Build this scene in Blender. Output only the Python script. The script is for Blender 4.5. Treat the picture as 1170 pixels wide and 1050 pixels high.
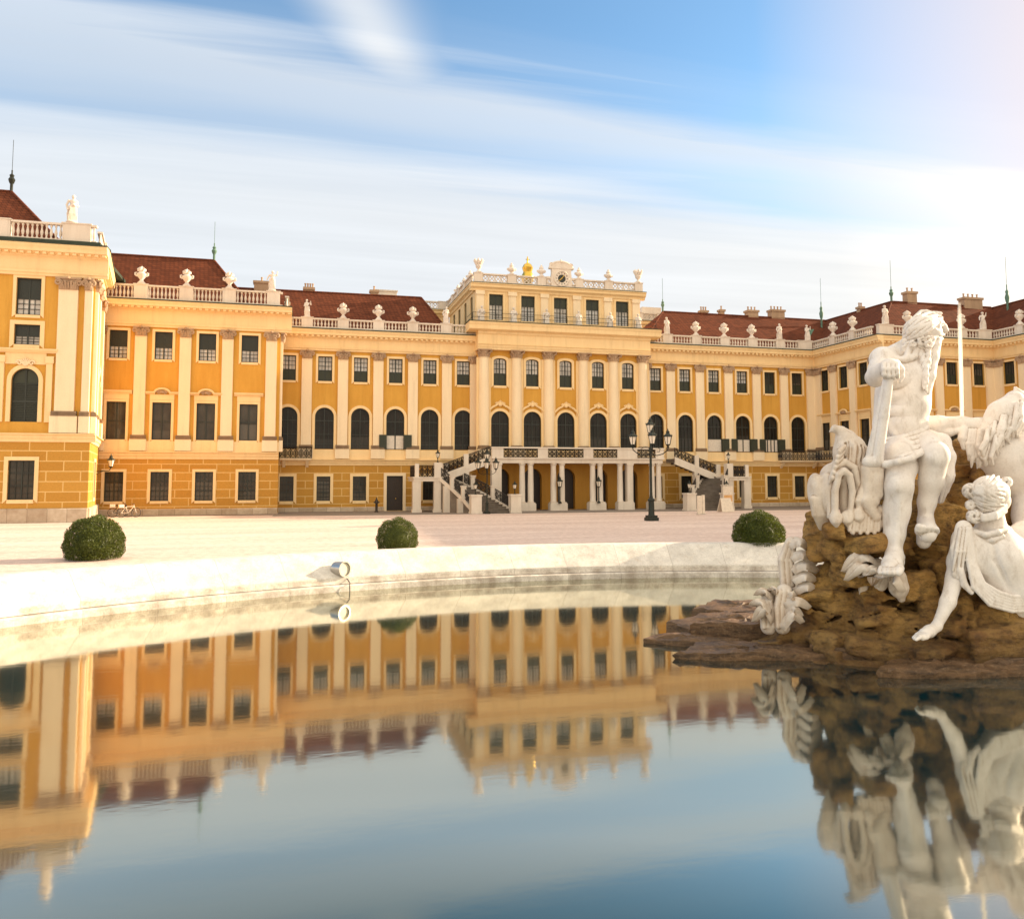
import bpy, bmesh, math, random
import numpy as np
from mathutils import Matrix, Vector, Quaternion
C = bpy.context; D = bpy.data
for o in list(D.objects): D.objects.remove(o, do_unlink=True)
scene = C.scene
random.seed(7); rng = np.random.default_rng(7)
R = math.radians

# ------------------------------------------------------------------ camera
CAM_H = 2.7513                      # eye height above the courtyard (z = 0)
CF, CYAW, CPITCH, CROLL, CCY = 936.713, 0.2614, 0.0755, -0.0019, 476.4324
cam_data = D.cameras.new('camera'); cam = D.objects.new('camera', cam_data)
scene.collection.objects.link(cam); scene.camera = cam
cam_data.sensor_width = 36.0; cam_data.lens = CF*36.0/1170.0
cam_data.shift_y = -(525.0-CCY)/1170.0
cam_data.clip_start = 0.1; cam_data.clip_end = 5000
cam.matrix_world = (Matrix.Translation((0, 0, CAM_H)) @ Matrix.Rotation(-CYAW, 4, 'Z')
                    @ Matrix.Rotation(math.pi/2+CPITCH, 4, 'X') @ Matrix.Rotation(CROLL, 4, 'Z'))
scene.render.resolution_x = 1024; scene.render.resolution_y = 918

# ------------------------------------------------------------------ sun and sky
SUN_AZ, SUN_EL = R(86), R(18)       # azimuth clockwise from +Y
sdir = Vector((math.sin(SUN_AZ)*math.cos(SUN_EL), math.cos(SUN_AZ)*math.cos(SUN_EL), math.sin(SUN_EL)))
sl = D.lights.new('sun', 'SUN'); sl.energy = 3.6; sl.angle = R(0.6); sl.color = (1.0, 0.80, 0.55)
sun = D.objects.new('sun', sl); scene.collection.objects.link(sun)
sun.rotation_mode = 'QUATERNION'; sun.rotation_quaternion = (-sdir).to_track_quat('-Z', 'Y')
vs = scene.view_settings
vs.view_transform = 'Standard'; vs.look = 'None'; vs.exposure = 1.62; vs.gamma = 1.0; vs.use_curve_mapping = False
world = D.worlds.new('World'); scene.world = world; world.use_nodes = True

class NT:
    """small node-tree helper"""
    def __init__(s, tree): s.t = tree; s.t.nodes.clear()
    def n(s, typ, ins=None, **kw):
        nd = s.t.nodes.new(typ)
        for k, v in kw.items(): setattr(nd, k, v)
        for k, v in (ins or {}).items(): s.set(nd.inputs[k], v)
        return nd
    def set(s, sock, v):
        if isinstance(v, bpy.types.NodeSocket): s.t.links.new(v, sock)
        elif isinstance(v, bpy.types.Node): s.t.links.new(v.outputs[0], sock)
        else:
            if hasattr(sock.default_value, '__len__') and len(sock.default_value) == 4 and len(v) == 3: v = (*v, 1)
            sock.default_value = v
    def m(s, op, a, b=0.0, c=0.0, clamp=False):
        nd = s.n('ShaderNodeMath', operation=op, use_clamp=clamp)
        s.set(nd.inputs[0], a); s.set(nd.inputs[1], b)
        if op in ('MULTIPLY_ADD', 'SMOOTH_MIN', 'COMPARE'): s.set(nd.inputs[2], c)
        return nd.outputs[0]
    def ramp(s, fac, stops, interp='LINEAR'):
        nd = s.n('ShaderNodeValToRGB'); cr = nd.color_ramp; cr.interpolation = interp
        while len(cr.elements) < len(stops): cr.elements.new(0.5)
        for e, (p, c) in zip(cr.elements, stops):
            e.position = p; e.color = (*c, 1) if len(c) == 3 else c
        s.set(nd.inputs[0], fac); return nd.outputs[0]
    def mix(s, f, a, b, blend='MIX'):
        nd = s.n('ShaderNodeMix', data_type='RGBA', blend_type=blend)
        s.set(nd.inputs[0], f); s.set(nd.inputs[6], a); s.set(nd.inputs[7], b); return nd.outputs[2]
    def noise(s, vec, scale, detail=4, rough=0.55, dist=0.0, out=0):
        nd = s.n('ShaderNodeTexNoise', {'Scale': scale, 'Detail': detail, 'Roughness': rough, 'Distortion': dist})
        if vec is not None: s.set(nd.inputs['Vector'], vec)
        return nd.outputs[out]
    def mapping(s, vec, loc=(0, 0, 0), rot=(0, 0, 0), scale=(1, 1, 1)):
        nd = s.n('ShaderNodeMapping', {'Location': loc, 'Rotation': rot, 'Scale': scale}); s.set(nd.inputs[0], vec); return nd.outputs[0]

def g3(v): return (v, v, v)
w = NT(world.node_tree)
sky = w.n('ShaderNodeTexSky', sky_type='NISHITA', sun_disc=False, sun_elevation=SUN_EL, sun_rotation=SUN_AZ,
          altitude=100, air_density=1.0, dust_density=1.0, ozone_density=1.2)
tc = w.n('ShaderNodeTexCoord')
sep = w.n('ShaderNodeSeparateXYZ', {0: tc.outputs['Generated']})
zc = w.m('MAXIMUM', sep.outputs[2], 0.03)
px = w.m('DIVIDE', sep.outputs[0], zc); py = w.m('DIVIDE', sep.outputs[1], zc)
pv = w.n('ShaderNodeCombineXYZ', {0: px, 1: py, 2: 0.0}).outputs[0]
big = w.noise(w.mapping(pv, rot=(0, 0, R(-5)), scale=(0.22, 0.9, 1)), 1.3, 5, 0.5, 0.6)
fine = w.m('ADD', w.m('MULTIPLY', w.noise(w.mapping(pv, loc=(3, 1, 0), rot=(0, 0, R(-7)), scale=(0.22, 1.5, 1)), 1.5, 5, 0.5, 1.1), 0.6), w.m('MULTIPLY', w.noise(w.mapping(pv, loc=(7, 2, 0), rot=(0, 0, R(-3)), scale=(0.30, 3.4, 1)), 1.3, 7, 0.6, 0.8), 0.4))
yy = w.m('ADD', py, w.m('MULTIPLY', px, -0.10))
yy = w.m('ADD', yy, w.m('MULTIPLY', w.m('SUBTRACT', big, 0.5), 0.30))
yy = w.m('ADD', yy, w.m('MULTIPLY', w.m('SUBTRACT', fine, 0.5), 0.70))
yn = w.m('DIVIDE', yy, 5.0, clamp=True)
veil = w.ramp(yn, [(0.0, g3(0.0)), (0.31, g3(0.02)), (0.368, g3(0.12)), (0.402, g3(0.68)), (0.435, g3(0.60)), (0.475, g3(0.40)),
                   (0.53, g3(0.86)), (0.60, g3(0.95)), (0.8, g3(0.97))])
# the lone vertical plume
dx = w.m('SUBTRACT', px, w.m('MULTIPLY_ADD', w.m('SUBTRACT', py, 1.85), 0.45, 0.19))
dx = w.m('ADD', dx, w.m('MULTIPLY', w.m('SUBTRACT', fine, 0.5), 0.06))
gx = w.m('POWER', 2.718, w.m('MULTIPLY', w.m('MULTIPLY', dx, dx), -95.0))
dy = w.m('MAXIMUM', w.m('SUBTRACT', py, 1.84), 0.0); gy = w.m('POWER', 2.718, w.m('MULTIPLY', w.m('MULTIPLY', dy, dy), -38.0))
plume = w.m('MULTIPLY', w.m('MULTIPLY', gx, gy), 0.75)
cloud = w.m('MAXIMUM', veil, w.m('ADD', plume, w.m('MULTIPLY', veil, 0.55)), clamp=True)
# clouds lit warm towards the sun
sd = w.n('ShaderNodeVectorMath', {0: tc.outputs['Generated'], 1: tuple(sdir)}, operation='DOT_PRODUCT').outputs['Value']
warm = w.ramp(sd, [(0.0, (3.35, 3.5, 3.65)), (0.45, (3.55, 3.62, 3.70)), (0.68, (3.8, 3.75, 3.65)), (0.80, (5.0, 4.6, 4.1)), (0.9, (7.0, 6.0, 4.8)), (1.0, (9.0, 7.0, 5.0))])
skyc = w.mix(1.0, sky.outputs[0], (0.66, 0.90, 1.0), 'MULTIPLY')
skyc = w.mix(w.ramp(sd, [(0.64, g3(0.0)), (0.84, g3(0.85))]), skyc, (4.0, 3.2, 2.95))
warm = w.mix(0.22, warm, w.ramp(w.m('ADD', w.m('MULTIPLY', fine, 0.6), w.m('MULTIPLY', big, 0.4)), [(0.35, g3(0.55)), (0.62, g3(1.15))]), 'MULTIPLY')
# unseen cloud bank added behind and overhead, to warm the fronts with fill light
back = w.m('MULTIPLY', w.m('LESS_THAN', sep.outputs[1], 0.0), w.ramp(w.m('MULTIPLY', sep.outputs[1], -1.0), [(0.05, g3(0)), (0.35, g3(0.9))]))
back = w.m('MAXIMUM', back, w.ramp(sep.outputs[2], [(0.60, g3(0)), (0.80, g3(0.85))]))
col = w.mix(cloud, skyc, warm)
col = w.mix(back, col, (6.3, 5.65, 4.55))
w.n('ShaderNodeOutputWorld', {0: w.n('ShaderNodeBackground', {0: col, 1: 0.085})})

# ------------------------------------------------------------------ object helpers
COL = scene.collection
def link(o, parent=None, m=None):
    COL.objects.link(o)
    if parent is not None: o.parent = parent
    if m is not None: o.matrix_local = m if parent is not None else m
    return o
def tag(o, label=None, cat=None, group=None, kind=None):
    if label: o['label'] = label
    if cat: o['category'] = cat
    if group: o['group'] = group
    if kind: o['kind'] = kind
    return o
def thing(name, label, cat, loc=(0, 0, 0), rz=0.0, group=None):
    o = D.objects.new(name, None); o.empty_display_size = 0.3
    link(o); o.location = loc; o.rotation_euler = (0, 0, rz)
    return tag(o, label, cat, group)

class MB:
    def __init__(s): s.v = []; s.f = []; s.mi = []
    def add(s, vs, fs, mi=0):
        b = len(s.v); s.v.extend([tuple(p) for p in vs]); s.f.extend([tuple(b+i for i in f) for f in fs]); s.mi.extend([mi]*len(fs))
    def quad(s, a, b, c, d, mi=0): s.add([a, b, c, d], [(0, 1, 2, 3)], mi)
    def box(s, x0, x1, y0, y1, z0, z1, mi=0):
        s.add([(x0, y0, z0), (x1, y0, z0), (x1, y1, z0), (x0, y1, z0), (x0, y0, z1), (x1, y0, z1), (x1, y1, z1), (x0, y1, z1)],
              [(0, 3, 2, 1), (4, 5, 6, 7), (0, 1, 5, 4), (1, 2, 6, 5), (2, 3, 7, 6), (3, 0, 4, 7)], mi)
    def moulding(s, x0, x1, prof, mi=0):
        """profile [(h, z)] extruded along x; h is how far it stands out (towards -y)"""
        n = len(prof)
        vs = [(x0, -h, z) for h, z in prof]+[(x1, -h, z) for h, z in prof]
        fs = [(i, n+i, n+(i+1) % n, (i+1) % n) for i in range(n)]
        s.add(vs, fs+[tuple(range(n)), tuple(range(2*n-1, n-1, -1))], mi)
    def lathe(s, c, prof, n=16, mi=0, a0=0.0, a1=2*math.pi, sy=1.0, caps=True):
        full = abs(a1-a0-2*math.pi) < 1e-6; k = n if full else n+1
        vs = []; fs = []
        for r, z in prof:
            for i in range(k):
                a = a0+(a1-a0)*i/n; vs.append((c[0]+r*math.cos(a), c[1]+r*sy*math.sin(a), c[2]+z))
        for j in range(len(prof)-1):
            for i in range(n):
                i2 = (i+1) % k
                fs.append((j*k+i, j*k+i2, (j+1)*k+i2, (j+1)*k+i))
        if full and caps:
            if prof[0][0] > 1e-4: fs.append(tuple(range(k-1, -1, -1)))
            if prof[-1][0] > 1e-4: fs.append(tuple((len(prof)-1)*k+i for i in range(k)))
        s.add(vs, fs, mi)
    def tube(s, pts, rad, n=6, mi=0):
        pts = [Vector(p) for p in pts]; k = len(pts)
        rads = rad if isinstance(rad, (list, tuple)) else [rad]*k
        vs = []; fs = []; u = None
        for i, p in enumerate(pts):
            t = (pts[min(i+1, k-1)]-pts[max(i-1, 0)]).normalized()
            if u is None:
                u = t.cross(Vector((0, 0, 1)))
                if u.length < 0.05: u = t.cross(Vector((1, 0, 0)))
            u = (u-t*u.dot(t)).normalized(); v2 = t.cross(u)
            for j in range(n):
                a = 2*math.pi*j/n; vs.append(p+(u*math.cos(a)+v2*math.sin(a))*rads[i])
        for i in range(k-1):
            for j in range(n):
                fs.append((i*n+j, i*n+(j+1) % n, (i+1)*n+(j+1) % n, (i+1)*n+j))
        fs.append(tuple(range(n-1, -1, -1))); fs.append(tuple((k-1)*n+j for j in range(n)))
        s.add(vs, fs, mi)
    def mesh(s, name, mats, smooth=False):
        me = D.meshes.new(name); me.from_pydata([tuple(map(float, p)) for p in s.v], [], s.f)
        for m in (mats if isinstance(mats, (list, tuple)) else [mats]): me.materials.append(m)
        me.polygons.foreach_set('material_index', s.mi)
        bm = bmesh.new(); bm.from_mesh(me); bmesh.ops.recalc_face_normals(bm, faces=bm.faces); bm.to_mesh(me); bm.free()
        if smooth is True: me.shade_smooth()
        elif smooth:
            me.shade_smooth(); me.set_sharp_from_angle(angle=R(smooth))
        me.update(); return me
    def build(s, name, mats, parent=None, m=None, smooth=False):
        return link(D.objects.new(name, s.mesh(name, mats, smooth)), parent, m)
def put(name, me, parent=None, m=None): return link(D.objects.new(name, me), parent, m)
def T(x, y, z): return Matrix.Translation((x, y, z))
def copy_tree(o, parent=None):
    c = o.copy(); COL.objects.link(c)
    if parent is not None: c.parent = parent
    for ch in list(o.children): copy_tree(ch, c)
    return c

# ------------------------------------------------------------------ materials
def mat(name, fn):
    m = D.materials.new(name); m.use_nodes = True; t = NT(m.node_tree); bs = t.n('ShaderNodeBsdfPrincipled')
    t.n('ShaderNodeOutputMaterial', {0: bs.outputs[0]}); fn(t, bs); return m
def pos(t): return t.n('ShaderNodeNewGeometry').outputs['Position']
def objc(t): return t.n('ShaderNodeTexCoord').outputs['Object']
def bump(t, bs, h, strength=0.3, dist=0.02):
    t.set(bs.inputs['Normal'], t.n('ShaderNodeBump', {'Height': h, 'Strength': strength, 'Distance': dist}).outputs[0])
def plaster(c, c2, rough=0.85, amt=0.5):
    def f(t, bs):
        p = pos(t)
        a = t.noise(p, 0.35, 5, 0.6); b = t.noise(t.mapping(p, scale=(1.6, 1.6, 0.22)), 1.3, 6, 0.62)
        k = t.m('MULTIPLY', t.m('ADD', a, b), amt)
        colr = t.mix(t.ramp(k, [(0.32*amt*2, g3(0)), (0.68*amt*2, g3(1))]), c, c2)
        g = t.noise(p, 14, 4, 0.6)
        colr = t.mix(0.12, colr, t.ramp(g, [(0.3, g3(0.3)), (0.7, g3(1))]), 'MULTIPLY')
        st = t.noise(t.mapping(p, loc=(5, 5, 0), scale=(2.2, 2.2, 0.16)), 1.0, 7, 0.7)
        colr = t.mix(t.ramp(st, [(0.54, g3(0)), (0.72, g3(0.30))]), colr, tuple(x*0.52 for x in c2))
        t.set(bs.inputs['Base Color'], colr); bs.inputs['Roughness'].default_value = rough; bs.inputs['Specular IOR Level'].default_value = 0.2
        bump(t, bs, g, 0.15, 0.02)
    return f
def facade_vec(t):
    s = t.n('ShaderNodeSeparateXYZ', {0: pos(t)})
    return t.n('ShaderNodeCombineXYZ', {0: t.m('ADD', s.outputs[0], s.outputs[1]), 1: s.outputs[2], 2: 0.0}).outputs[0]
YEL = (0.68, 0.370, 0.072); YEL2 = (0.56, 0.280, 0.046)
M = {}
M['yellow'] = mat('yellow_plaster', plaster(YEL, YEL2))
M['cream'] = mat('cream_plaster', plaster((0.90, 0.675, 0.37), (0.82, 0.585, 0.30)))
M['pil'] = mat('pilaster_plaster', plaster((0.90, 0.735, 0.50), (0.82, 0.645, 0.42)))
M['pinkstone'] = mat('carved_pink_stone', plaster((0.52, 0.36, 0.23), (0.34, 0.22, 0.14), amt=0.6))
M['basestone'] = mat('weathered_base_stone', plaster((0.30, 0.20, 0.12), (0.17, 0.115, 0.075)))
def rust(t, bs):
    v = facade_vec(t)
    br = t.n('ShaderNodeTexBrick', {'Vector': v, 'Color1': (0.57, 0.300, 0.060), 'Color2': (0.50, 0.250, 0.046), 'Mortar': (0.74, 0.49, 0.19),
             'Scale': 1.0, 'Mortar Size': 0.035, 'Mortar Smooth': 0.1, 'Brick Width': 2.03, 'Row Height': 0.66}, offset=0.5)
    n = t.noise(pos(t), 9, 6, 0.7)
    c = t.mix(0.30, br.outputs[0], t.ramp(n, [(0.28, g3(0.35)), (0.72, g3(1.0))]), 'MULTIPLY')
    t.set(bs.inputs['Base Color'], c); bs.inputs['Roughness'].default_value = 0.9; bs.inputs['Specular IOR Level'].default_value = 0.2
    bump(t, bs, n, 0.5, 0.03)
M['rust'] = mat('rusticated_yellow_plaster', rust)
def plinth(t, bs):
    v = facade_vec(t)
    br = t.n('ShaderNodeTexBrick', {'Vector': v, 'Color1': (0.60, 0.50, 0.38), 'Color2': (0.46, 0.36, 0.26), 'Mortar': (0.22, 0.16, 0.11),
             'Scale': 1.0, 'Mortar Size': 0.012, 'Brick Width': 1.15, 'Row Height': 2.0}, offset=0.0)
    n = t.noise(pos(t), 2.3, 6, 0.65)
    c = t.mix(0.55, br.outputs[0], t.ramp(n, [(0.3, (0.55, 0.45, 0.36)), (0.65, g3(1.0))]), 'MULTIPLY')
    t.set(bs.inputs['Base Color'], c); bs.inputs['Roughness'].default_value = 0.85
M['plinth'] = mat('stone_plinth', plinth)
M['white'] = mat('white_stone', plaster((0.80, 0.71, 0.60), (0.62, 0.52, 0.42)))
M['gutter'] = mat('dark_copper_flashing', plaster((0.030, 0.036, 0.026), (0.055, 0.075, 0.05), 0.6))
def tile(t, bs):
    s = t.n('ShaderNodeSeparateXYZ', {0: pos(t)})
    v = t.n('ShaderNodeCombineXYZ', {0: t.m('ADD', s.outputs[0], s.outputs[1]), 1: t.m('MULTIPLY', s.outputs[2], 1.4), 2: 0.0}).outputs[0]
    br = t.n('ShaderNodeTexBrick', {'Vector': v, 'Color1': (0.180, 0.054, 0.026), 'Color2': (0.120, 0.037, 0.019), 'Mortar': (0.06, 0.02, 0.012),
             'Scale': 1.0, 'Mortar Size': 0.02, 'Brick Width': 0.34, 'Row Height': 0.30}, offset=0.5)
    n = t.noise(pos(t), 0.5, 6, 0.7)
    c = t.mix(0.5, br.outputs[0], t.ramp(n, [(0.3, g3(0.5)), (0.7, g3(1.1))]), 'MULTIPLY')
    t.set(bs.inputs['Base Color'], c); bs.inputs['Roughness'].default_value = 0.85; bs.inputs['Specular IOR Level'].default_value = 0.08
    bump(t, bs, br.outputs[1], 0.3, 0.03)
M['tile'] = mat('red_roof_tiles', tile)
def flat(c, rough=0.6, metal=0.0, c2=None, scale=6):
    def f(t, bs):
        n = t.noise(objc(t), scale, 5, 0.6)
        t.set(bs.inputs['Base Color'], t.mix(t.ramp(n, [(0.3, g3(0)), (0.7, g3(1))]), c, c2 or tuple(x*0.78 for x in c)))
        bs.inputs['Roughness'].default_value = rough; bs.inputs['Metallic'].default_value = metal
    return f
M['frame'] = mat('dark_green_window_paint', flat((0.020, 0.024, 0.016), 0.5))
M['shutter'] = mat('dark_green_shutter_paint', flat((0.030, 0.036, 0.018), 0.55))
def glass(base, spec, rough=0.06):
    def f(t, bs):
        p = pos(t); n = t.noise(t.mapping(p, scale=(1, 1, 0.7)), 1.1, 3, 0.5)
        rnd = t.n('ShaderNodeObjectInfo').outputs['Random']
        cc = t.mix(t.ramp(n, [(0.35, g3(0)), (0.7, g3(1))]), base, tuple(x*1.9 for x in base))
        sz = t.n('ShaderNodeSeparateXYZ', {0: objc(t)}).outputs[2]
        cur = t.m('MULTIPLY', t.m('LESS_THAN', t.m('SUBTRACT', sz, t.m('MULTIPLY', rnd, 1.6)), 0.05), t.ramp(rnd, [(0.25, g3(0.0)), (0.6, g3(0.55))]))
        cc = t.mix(cur, cc, tuple(min(0.5, x*3.0+0.02) for x in base))
        t.set(bs.inputs['Base Color'], cc)
        bs.inputs['Roughness'].default_value = rough; bs.inputs['Specular IOR Level'].default_value = spec
        bump(t, bs, t.noise(p, 1.7, 2, 0.5), 0.12, 0.03)
    return f
M['glass'] = mat('dark_window_glass', glass((0.016, 0.013, 0.010), 0.16))
M['glass2'] = mat('curtained_window_glass', glass((0.042, 0.036, 0.028), 0.22))
M['pale'] = mat('pale_window_glass', glass((0.34, 0.31, 0.27), 0.4))  # pale base colour stands in for sky mirrored in the upper panes
M['sash'] = mat('white_sash_paint', flat((0.72, 0.63, 0.52), 0.5))
M['iron'] = mat('black_wrought_iron', flat((0.028, 0.020, 0.015), 0.5, 0.3))
M['lampiron'] = mat('dark_green_lamp_iron', flat((0.022, 0.026, 0.018), 0.45, 0.4))
M['copper'] = mat('green_copper', flat((0.13, 0.24, 0.17), 0.7, 0.0, (0.08, 0.15, 0.11)))
M['gold'] = mat('gilded_metal', flat((0.80, 0.52, 0.10), 0.28, 0.9))
M['lglass'] = mat('lamp_glass', flat((0.88, 0.78, 0.64), 0.2))
M['step'] = mat('grey_stone_steps', flat((0.22, 0.175, 0.135), 0.85, 0, (0.12, 0.095, 0.075), 2))
M['brass'] = mat('brown_fluted_door', flat((0.030, 0.017, 0.010), 0.5))
M['arcade'] = mat('ochre_arcade_plaster', plaster((0.60, 0.31, 0.06), (0.50, 0.24, 0.045)))
# ------------------------------------------------------------------ the palace
palace = thing('palace', 'long yellow baroque palace with cream pilasters and red tiled roofs behind the courtyard', 'palace')
def fmat(x, y, deg): return T(x, y, 0) @ Matrix.Rotation(R(deg), 4, 'Z')

def arc(sc, w2, zb, zt, rise, n=14):
    pts = [(sc-w2, zb)]
    if rise > 0:
        zs = zt-rise
        for i in range(n+1):
            a = math.pi*i/n; pts.append((sc-w2*math.cos(a), zs+rise*math.sin(a)))
    else: pts += [(sc-w2, zt), (sc+w2, zt)]
    pts.append((sc+w2, zb)); return pts

def wall_mesh(mb, s0, s1, z0, z1, ops, depth=0.26, mi=0):
    """front skin with real openings; ops = (centre, width, zb, zt, rise)"""
    cs = sorted({round(o[0], 3) for o in ops})
    edges = [s0]+[(a+b)/2 for a, b in zip(cs, cs[1:])]+[s1]
    if not cs: mb.quad((s0, 0, z0), (s1, 0, z0), (s1, 0, z1), (s0, 0, z1), mi); return
    for c, a, b in zip(cs, edges, edges[1:]):
        zcur = z0
        for (sc, w_, zb, zt, rise) in sorted([o for o in ops if round(o[0], 3) == c], key=lambda o: o[2]):
            l, r = sc-w_/2, sc+w_/2
            if zb > zcur+1e-4: mb.quad((a, 0, zcur), (b, 0, zcur), (b, 0, zb), (a, 0, zb), mi)
            mb.quad((a, 0, zb), (l, 0, zb), (l, 0, zt), (a, 0, zt), mi); mb.quad((r, 0, zb), (b, 0, zb), (b, 0, zt), (r, 0, zt), mi)
            pts = arc(sc, w_/2, zb, zt, rise)
            if rise > 0:
                for p, q in zip(pts[1:-1], pts[2:-1]): mb.quad((p[0], 0, p[1]), (q[0], 0, q[1]), (q[0], 0, zt), (p[0], 0, zt), mi)
            for p, q in zip(pts, pts[1:]+pts[:1]): mb.quad((p[0], 0, p[1]), (q[0], 0, q[1]), (q[0], depth, q[1]), (p[0], depth, p[1]), mi)
            zcur = zt
        if z1 > zcur+1e-4: mb.quad((a, 0, zcur), (b, 0, zcur), (b, 0, z1), (a, 0, z1), mi)

def ring(mb, inner, outer, y0, y1):
    n = len(inner)
    for i in range(n-1):
        a, b, c, d = inner[i], inner[i+1], outer[i+1], outer[i]
        mb.quad((a[0], y0, a[1]), (b[0], y0, b[1]), (c[0], y0, c[1]), (d[0], y0, d[1]))
        mb.quad((d[0], y0, d[1]), (c[0], y0, c[1]), (c[0], y1, c[1]), (d[0], y1, d[1]))
        mb.quad((a[0], y0, a[1]), (a[0], y1, a[1]), (b[0], y1, b[1]), (b[0], y0, b[1]))
    for i in (0, n-1):
        a, d = inner[i], outer[i]; mb.quad((a[0], y0, a[1]), (d[0], y0, d[1]), (d[0], y1, d[1]), (a[0], y1, a[1]))

_wc = {}
def window_meshes(w_, h, rise, style, sur):
    """meshes of one window with its base centre at the origin"""
    key = (w_, h, rise, style, sur)
    if key in _wc: return _wc[key]
    out = {}
    w2 = w_/2; fr = MB(); fb = 0.065
    outer = arc(0, w2, 0, h, rise); inner = arc(0, w2-fb, fb, h-fb, max(rise-fb, 0) if rise else 0)
    ring(fr, inner, outer, 0.13, 0.20)
    fr.box(-w2+fb, w2-fb, 0.131, 0.199, 0, fb)
    hz = h-rise if rise else h
    def vbar(x, z0, z1, t=0.03): fr.box(x-t/2, x+t/2, 0.145, 0.199, z0, z1)
    def hbar(z, t=0.03, x=None): fr.box(-(x or w2-fb), (x or w2-fb), 0.147, 0.199, z-t/2, z+t/2)
    pane = MB(); P = arc(0, w2-0.02, 0.02, h-0.02, max(rise-0.02, 0) if rise else 0)
    def polypane(mb, y, pts): mb.add([(p[0], y, p[1]) for p in pts], [tuple(range(len(pts)))])
    polypane(pane, 0.21, P)
    if style == 'grid':                     # small-paned casement
        vbar(0, fb, h-fb, 0.075); hbar(h*0.36, 0.05); hbar(h*0.69, 0.05)
        for x in (-0.5, 0.5): vbar(x*(w2-fb), fb, h-fb)
        for k in range(1, 6): hbar(h*k/6.0*0.99, 0.022)
        out['pane'] = (pane, 'glass2')
    elif style == 'cross':                  # tall casement with central cross
        vbar(0, fb, h-fb, 0.08); hbar(h*0.5, 0.075); out['pane'] = (pane, 'glass2')
    elif style == 'arch':                   # arched french window
        vbar(0, fb, h-fb, 0.075); hbar(hz*0.88, 0.08); hbar(hz*0.46, 0.05); hbar(hz*0.16, 0.05)
        for x in (-0.5, 0.5): vbar(x*(w2-fb), fb, hz)
        out['pane'] = (pane, 'glass')
    elif style == 'louvre':                 # closed arched shutters
        vbar(0, fb, h-fb, 0.08); hbar(hz*0.5, 0.08)
        k = 0.18
        while k < hz-0.1: hbar(k, 0.05); k += 0.11
        out['pane'] = (pane, 'shutter')
    elif style in ('upper', 'upperdark', 'uppertop', 'half'):
        lo = {'upper': 0.44, 'upperdark': 0.44, 'uppertop': 0.60, 'half': 0.44}[style]; zl = h*lo
        top = style in ('upper', 'upperdark')
        a, b = (zl, h-fb) if top else (fb, zl)
        vbar(0, fb, h-fb, 0.085); hbar(zl, 0.07)
        for x in (-0.5, 0.5): vbar(x*(w2-fb), a, b-(rise*0.5 if top else 0), 0.028)
        for k in (1, 2): hbar(a+(b-a)*k/3.0, 0.028, (w2-fb))
        pl = MB(); sh = MB()
        if top: polypane(pl, 0.21, arc(0, w2-0.02, zl, h-0.02, max(rise-0.02, 0) if rise else 0)); polypane(sh, 0.185, arc(0, w2-0.04, fb, zl, 0))
        else: polypane(pl, 0.21, arc(0, w2-0.02, 0.02, zl, 0)); polypane(sh, 0.185, arc(0, w2-0.04, zl, h-0.04, 0))
        for z in [i*0.075+(fb if top else zl) for i in range(int((zl-fb if top else h-zl-0.05)/0.075))]:
            sh.box(-w2+0.09, -0.06, 0.172, 0.184, z+0.01, z+0.05); sh.box(0.06, w2-0.09, 0.172, 0.184, z+0.01, z+0.05)
        out['pane'] = (pl, 'glass2' if style == 'upperdark' else 'pale'); out['shutter'] = (sh, 'shutter' if style != 'half' else 'frame')
    if sur:
        sm = MB(); o2 = arc(0, w2+sur, -(sur if not rise or rise < 0.4 else 0), h+sur, rise+(sur if rise > 0.4 else (sur*0.3 if rise else 0)))
        i2 = arc(0, w2, 0, h, rise)
        if not rise or rise < 0.4: i2[0] = (-w2, 0); i2[-1] = (w2, 0)
        ring(sm, i2, o2, -0.07, 0.02)
        if not rise or rise < 0.4: sm.box(-w2+1e-3, w2-1e-3, -0.07, 0.02, -sur, -0.002)
        out['surround'] = (sm, 'cream')
    frm = fr.mesh('window', M['frame'])
    res = (frm, {k: v[0].mesh(k, M[v[1]]) for k, v in out.items()})
    _wc[key] = res; return res
def window(F, sc, w_, zb, zt, rise, style, sur=0.2, extra=None):
    frm, parts = window_meshes(round(w_, 3), round(zt-zb, 3), rise, style, sur)
    o = put('window', frm, palace, F @ T(sc, 0, zb))
    for k, me in parts.items(): put(k, me, o)
    if extra: extra(o, w_, zt-zb)
    return o

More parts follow.
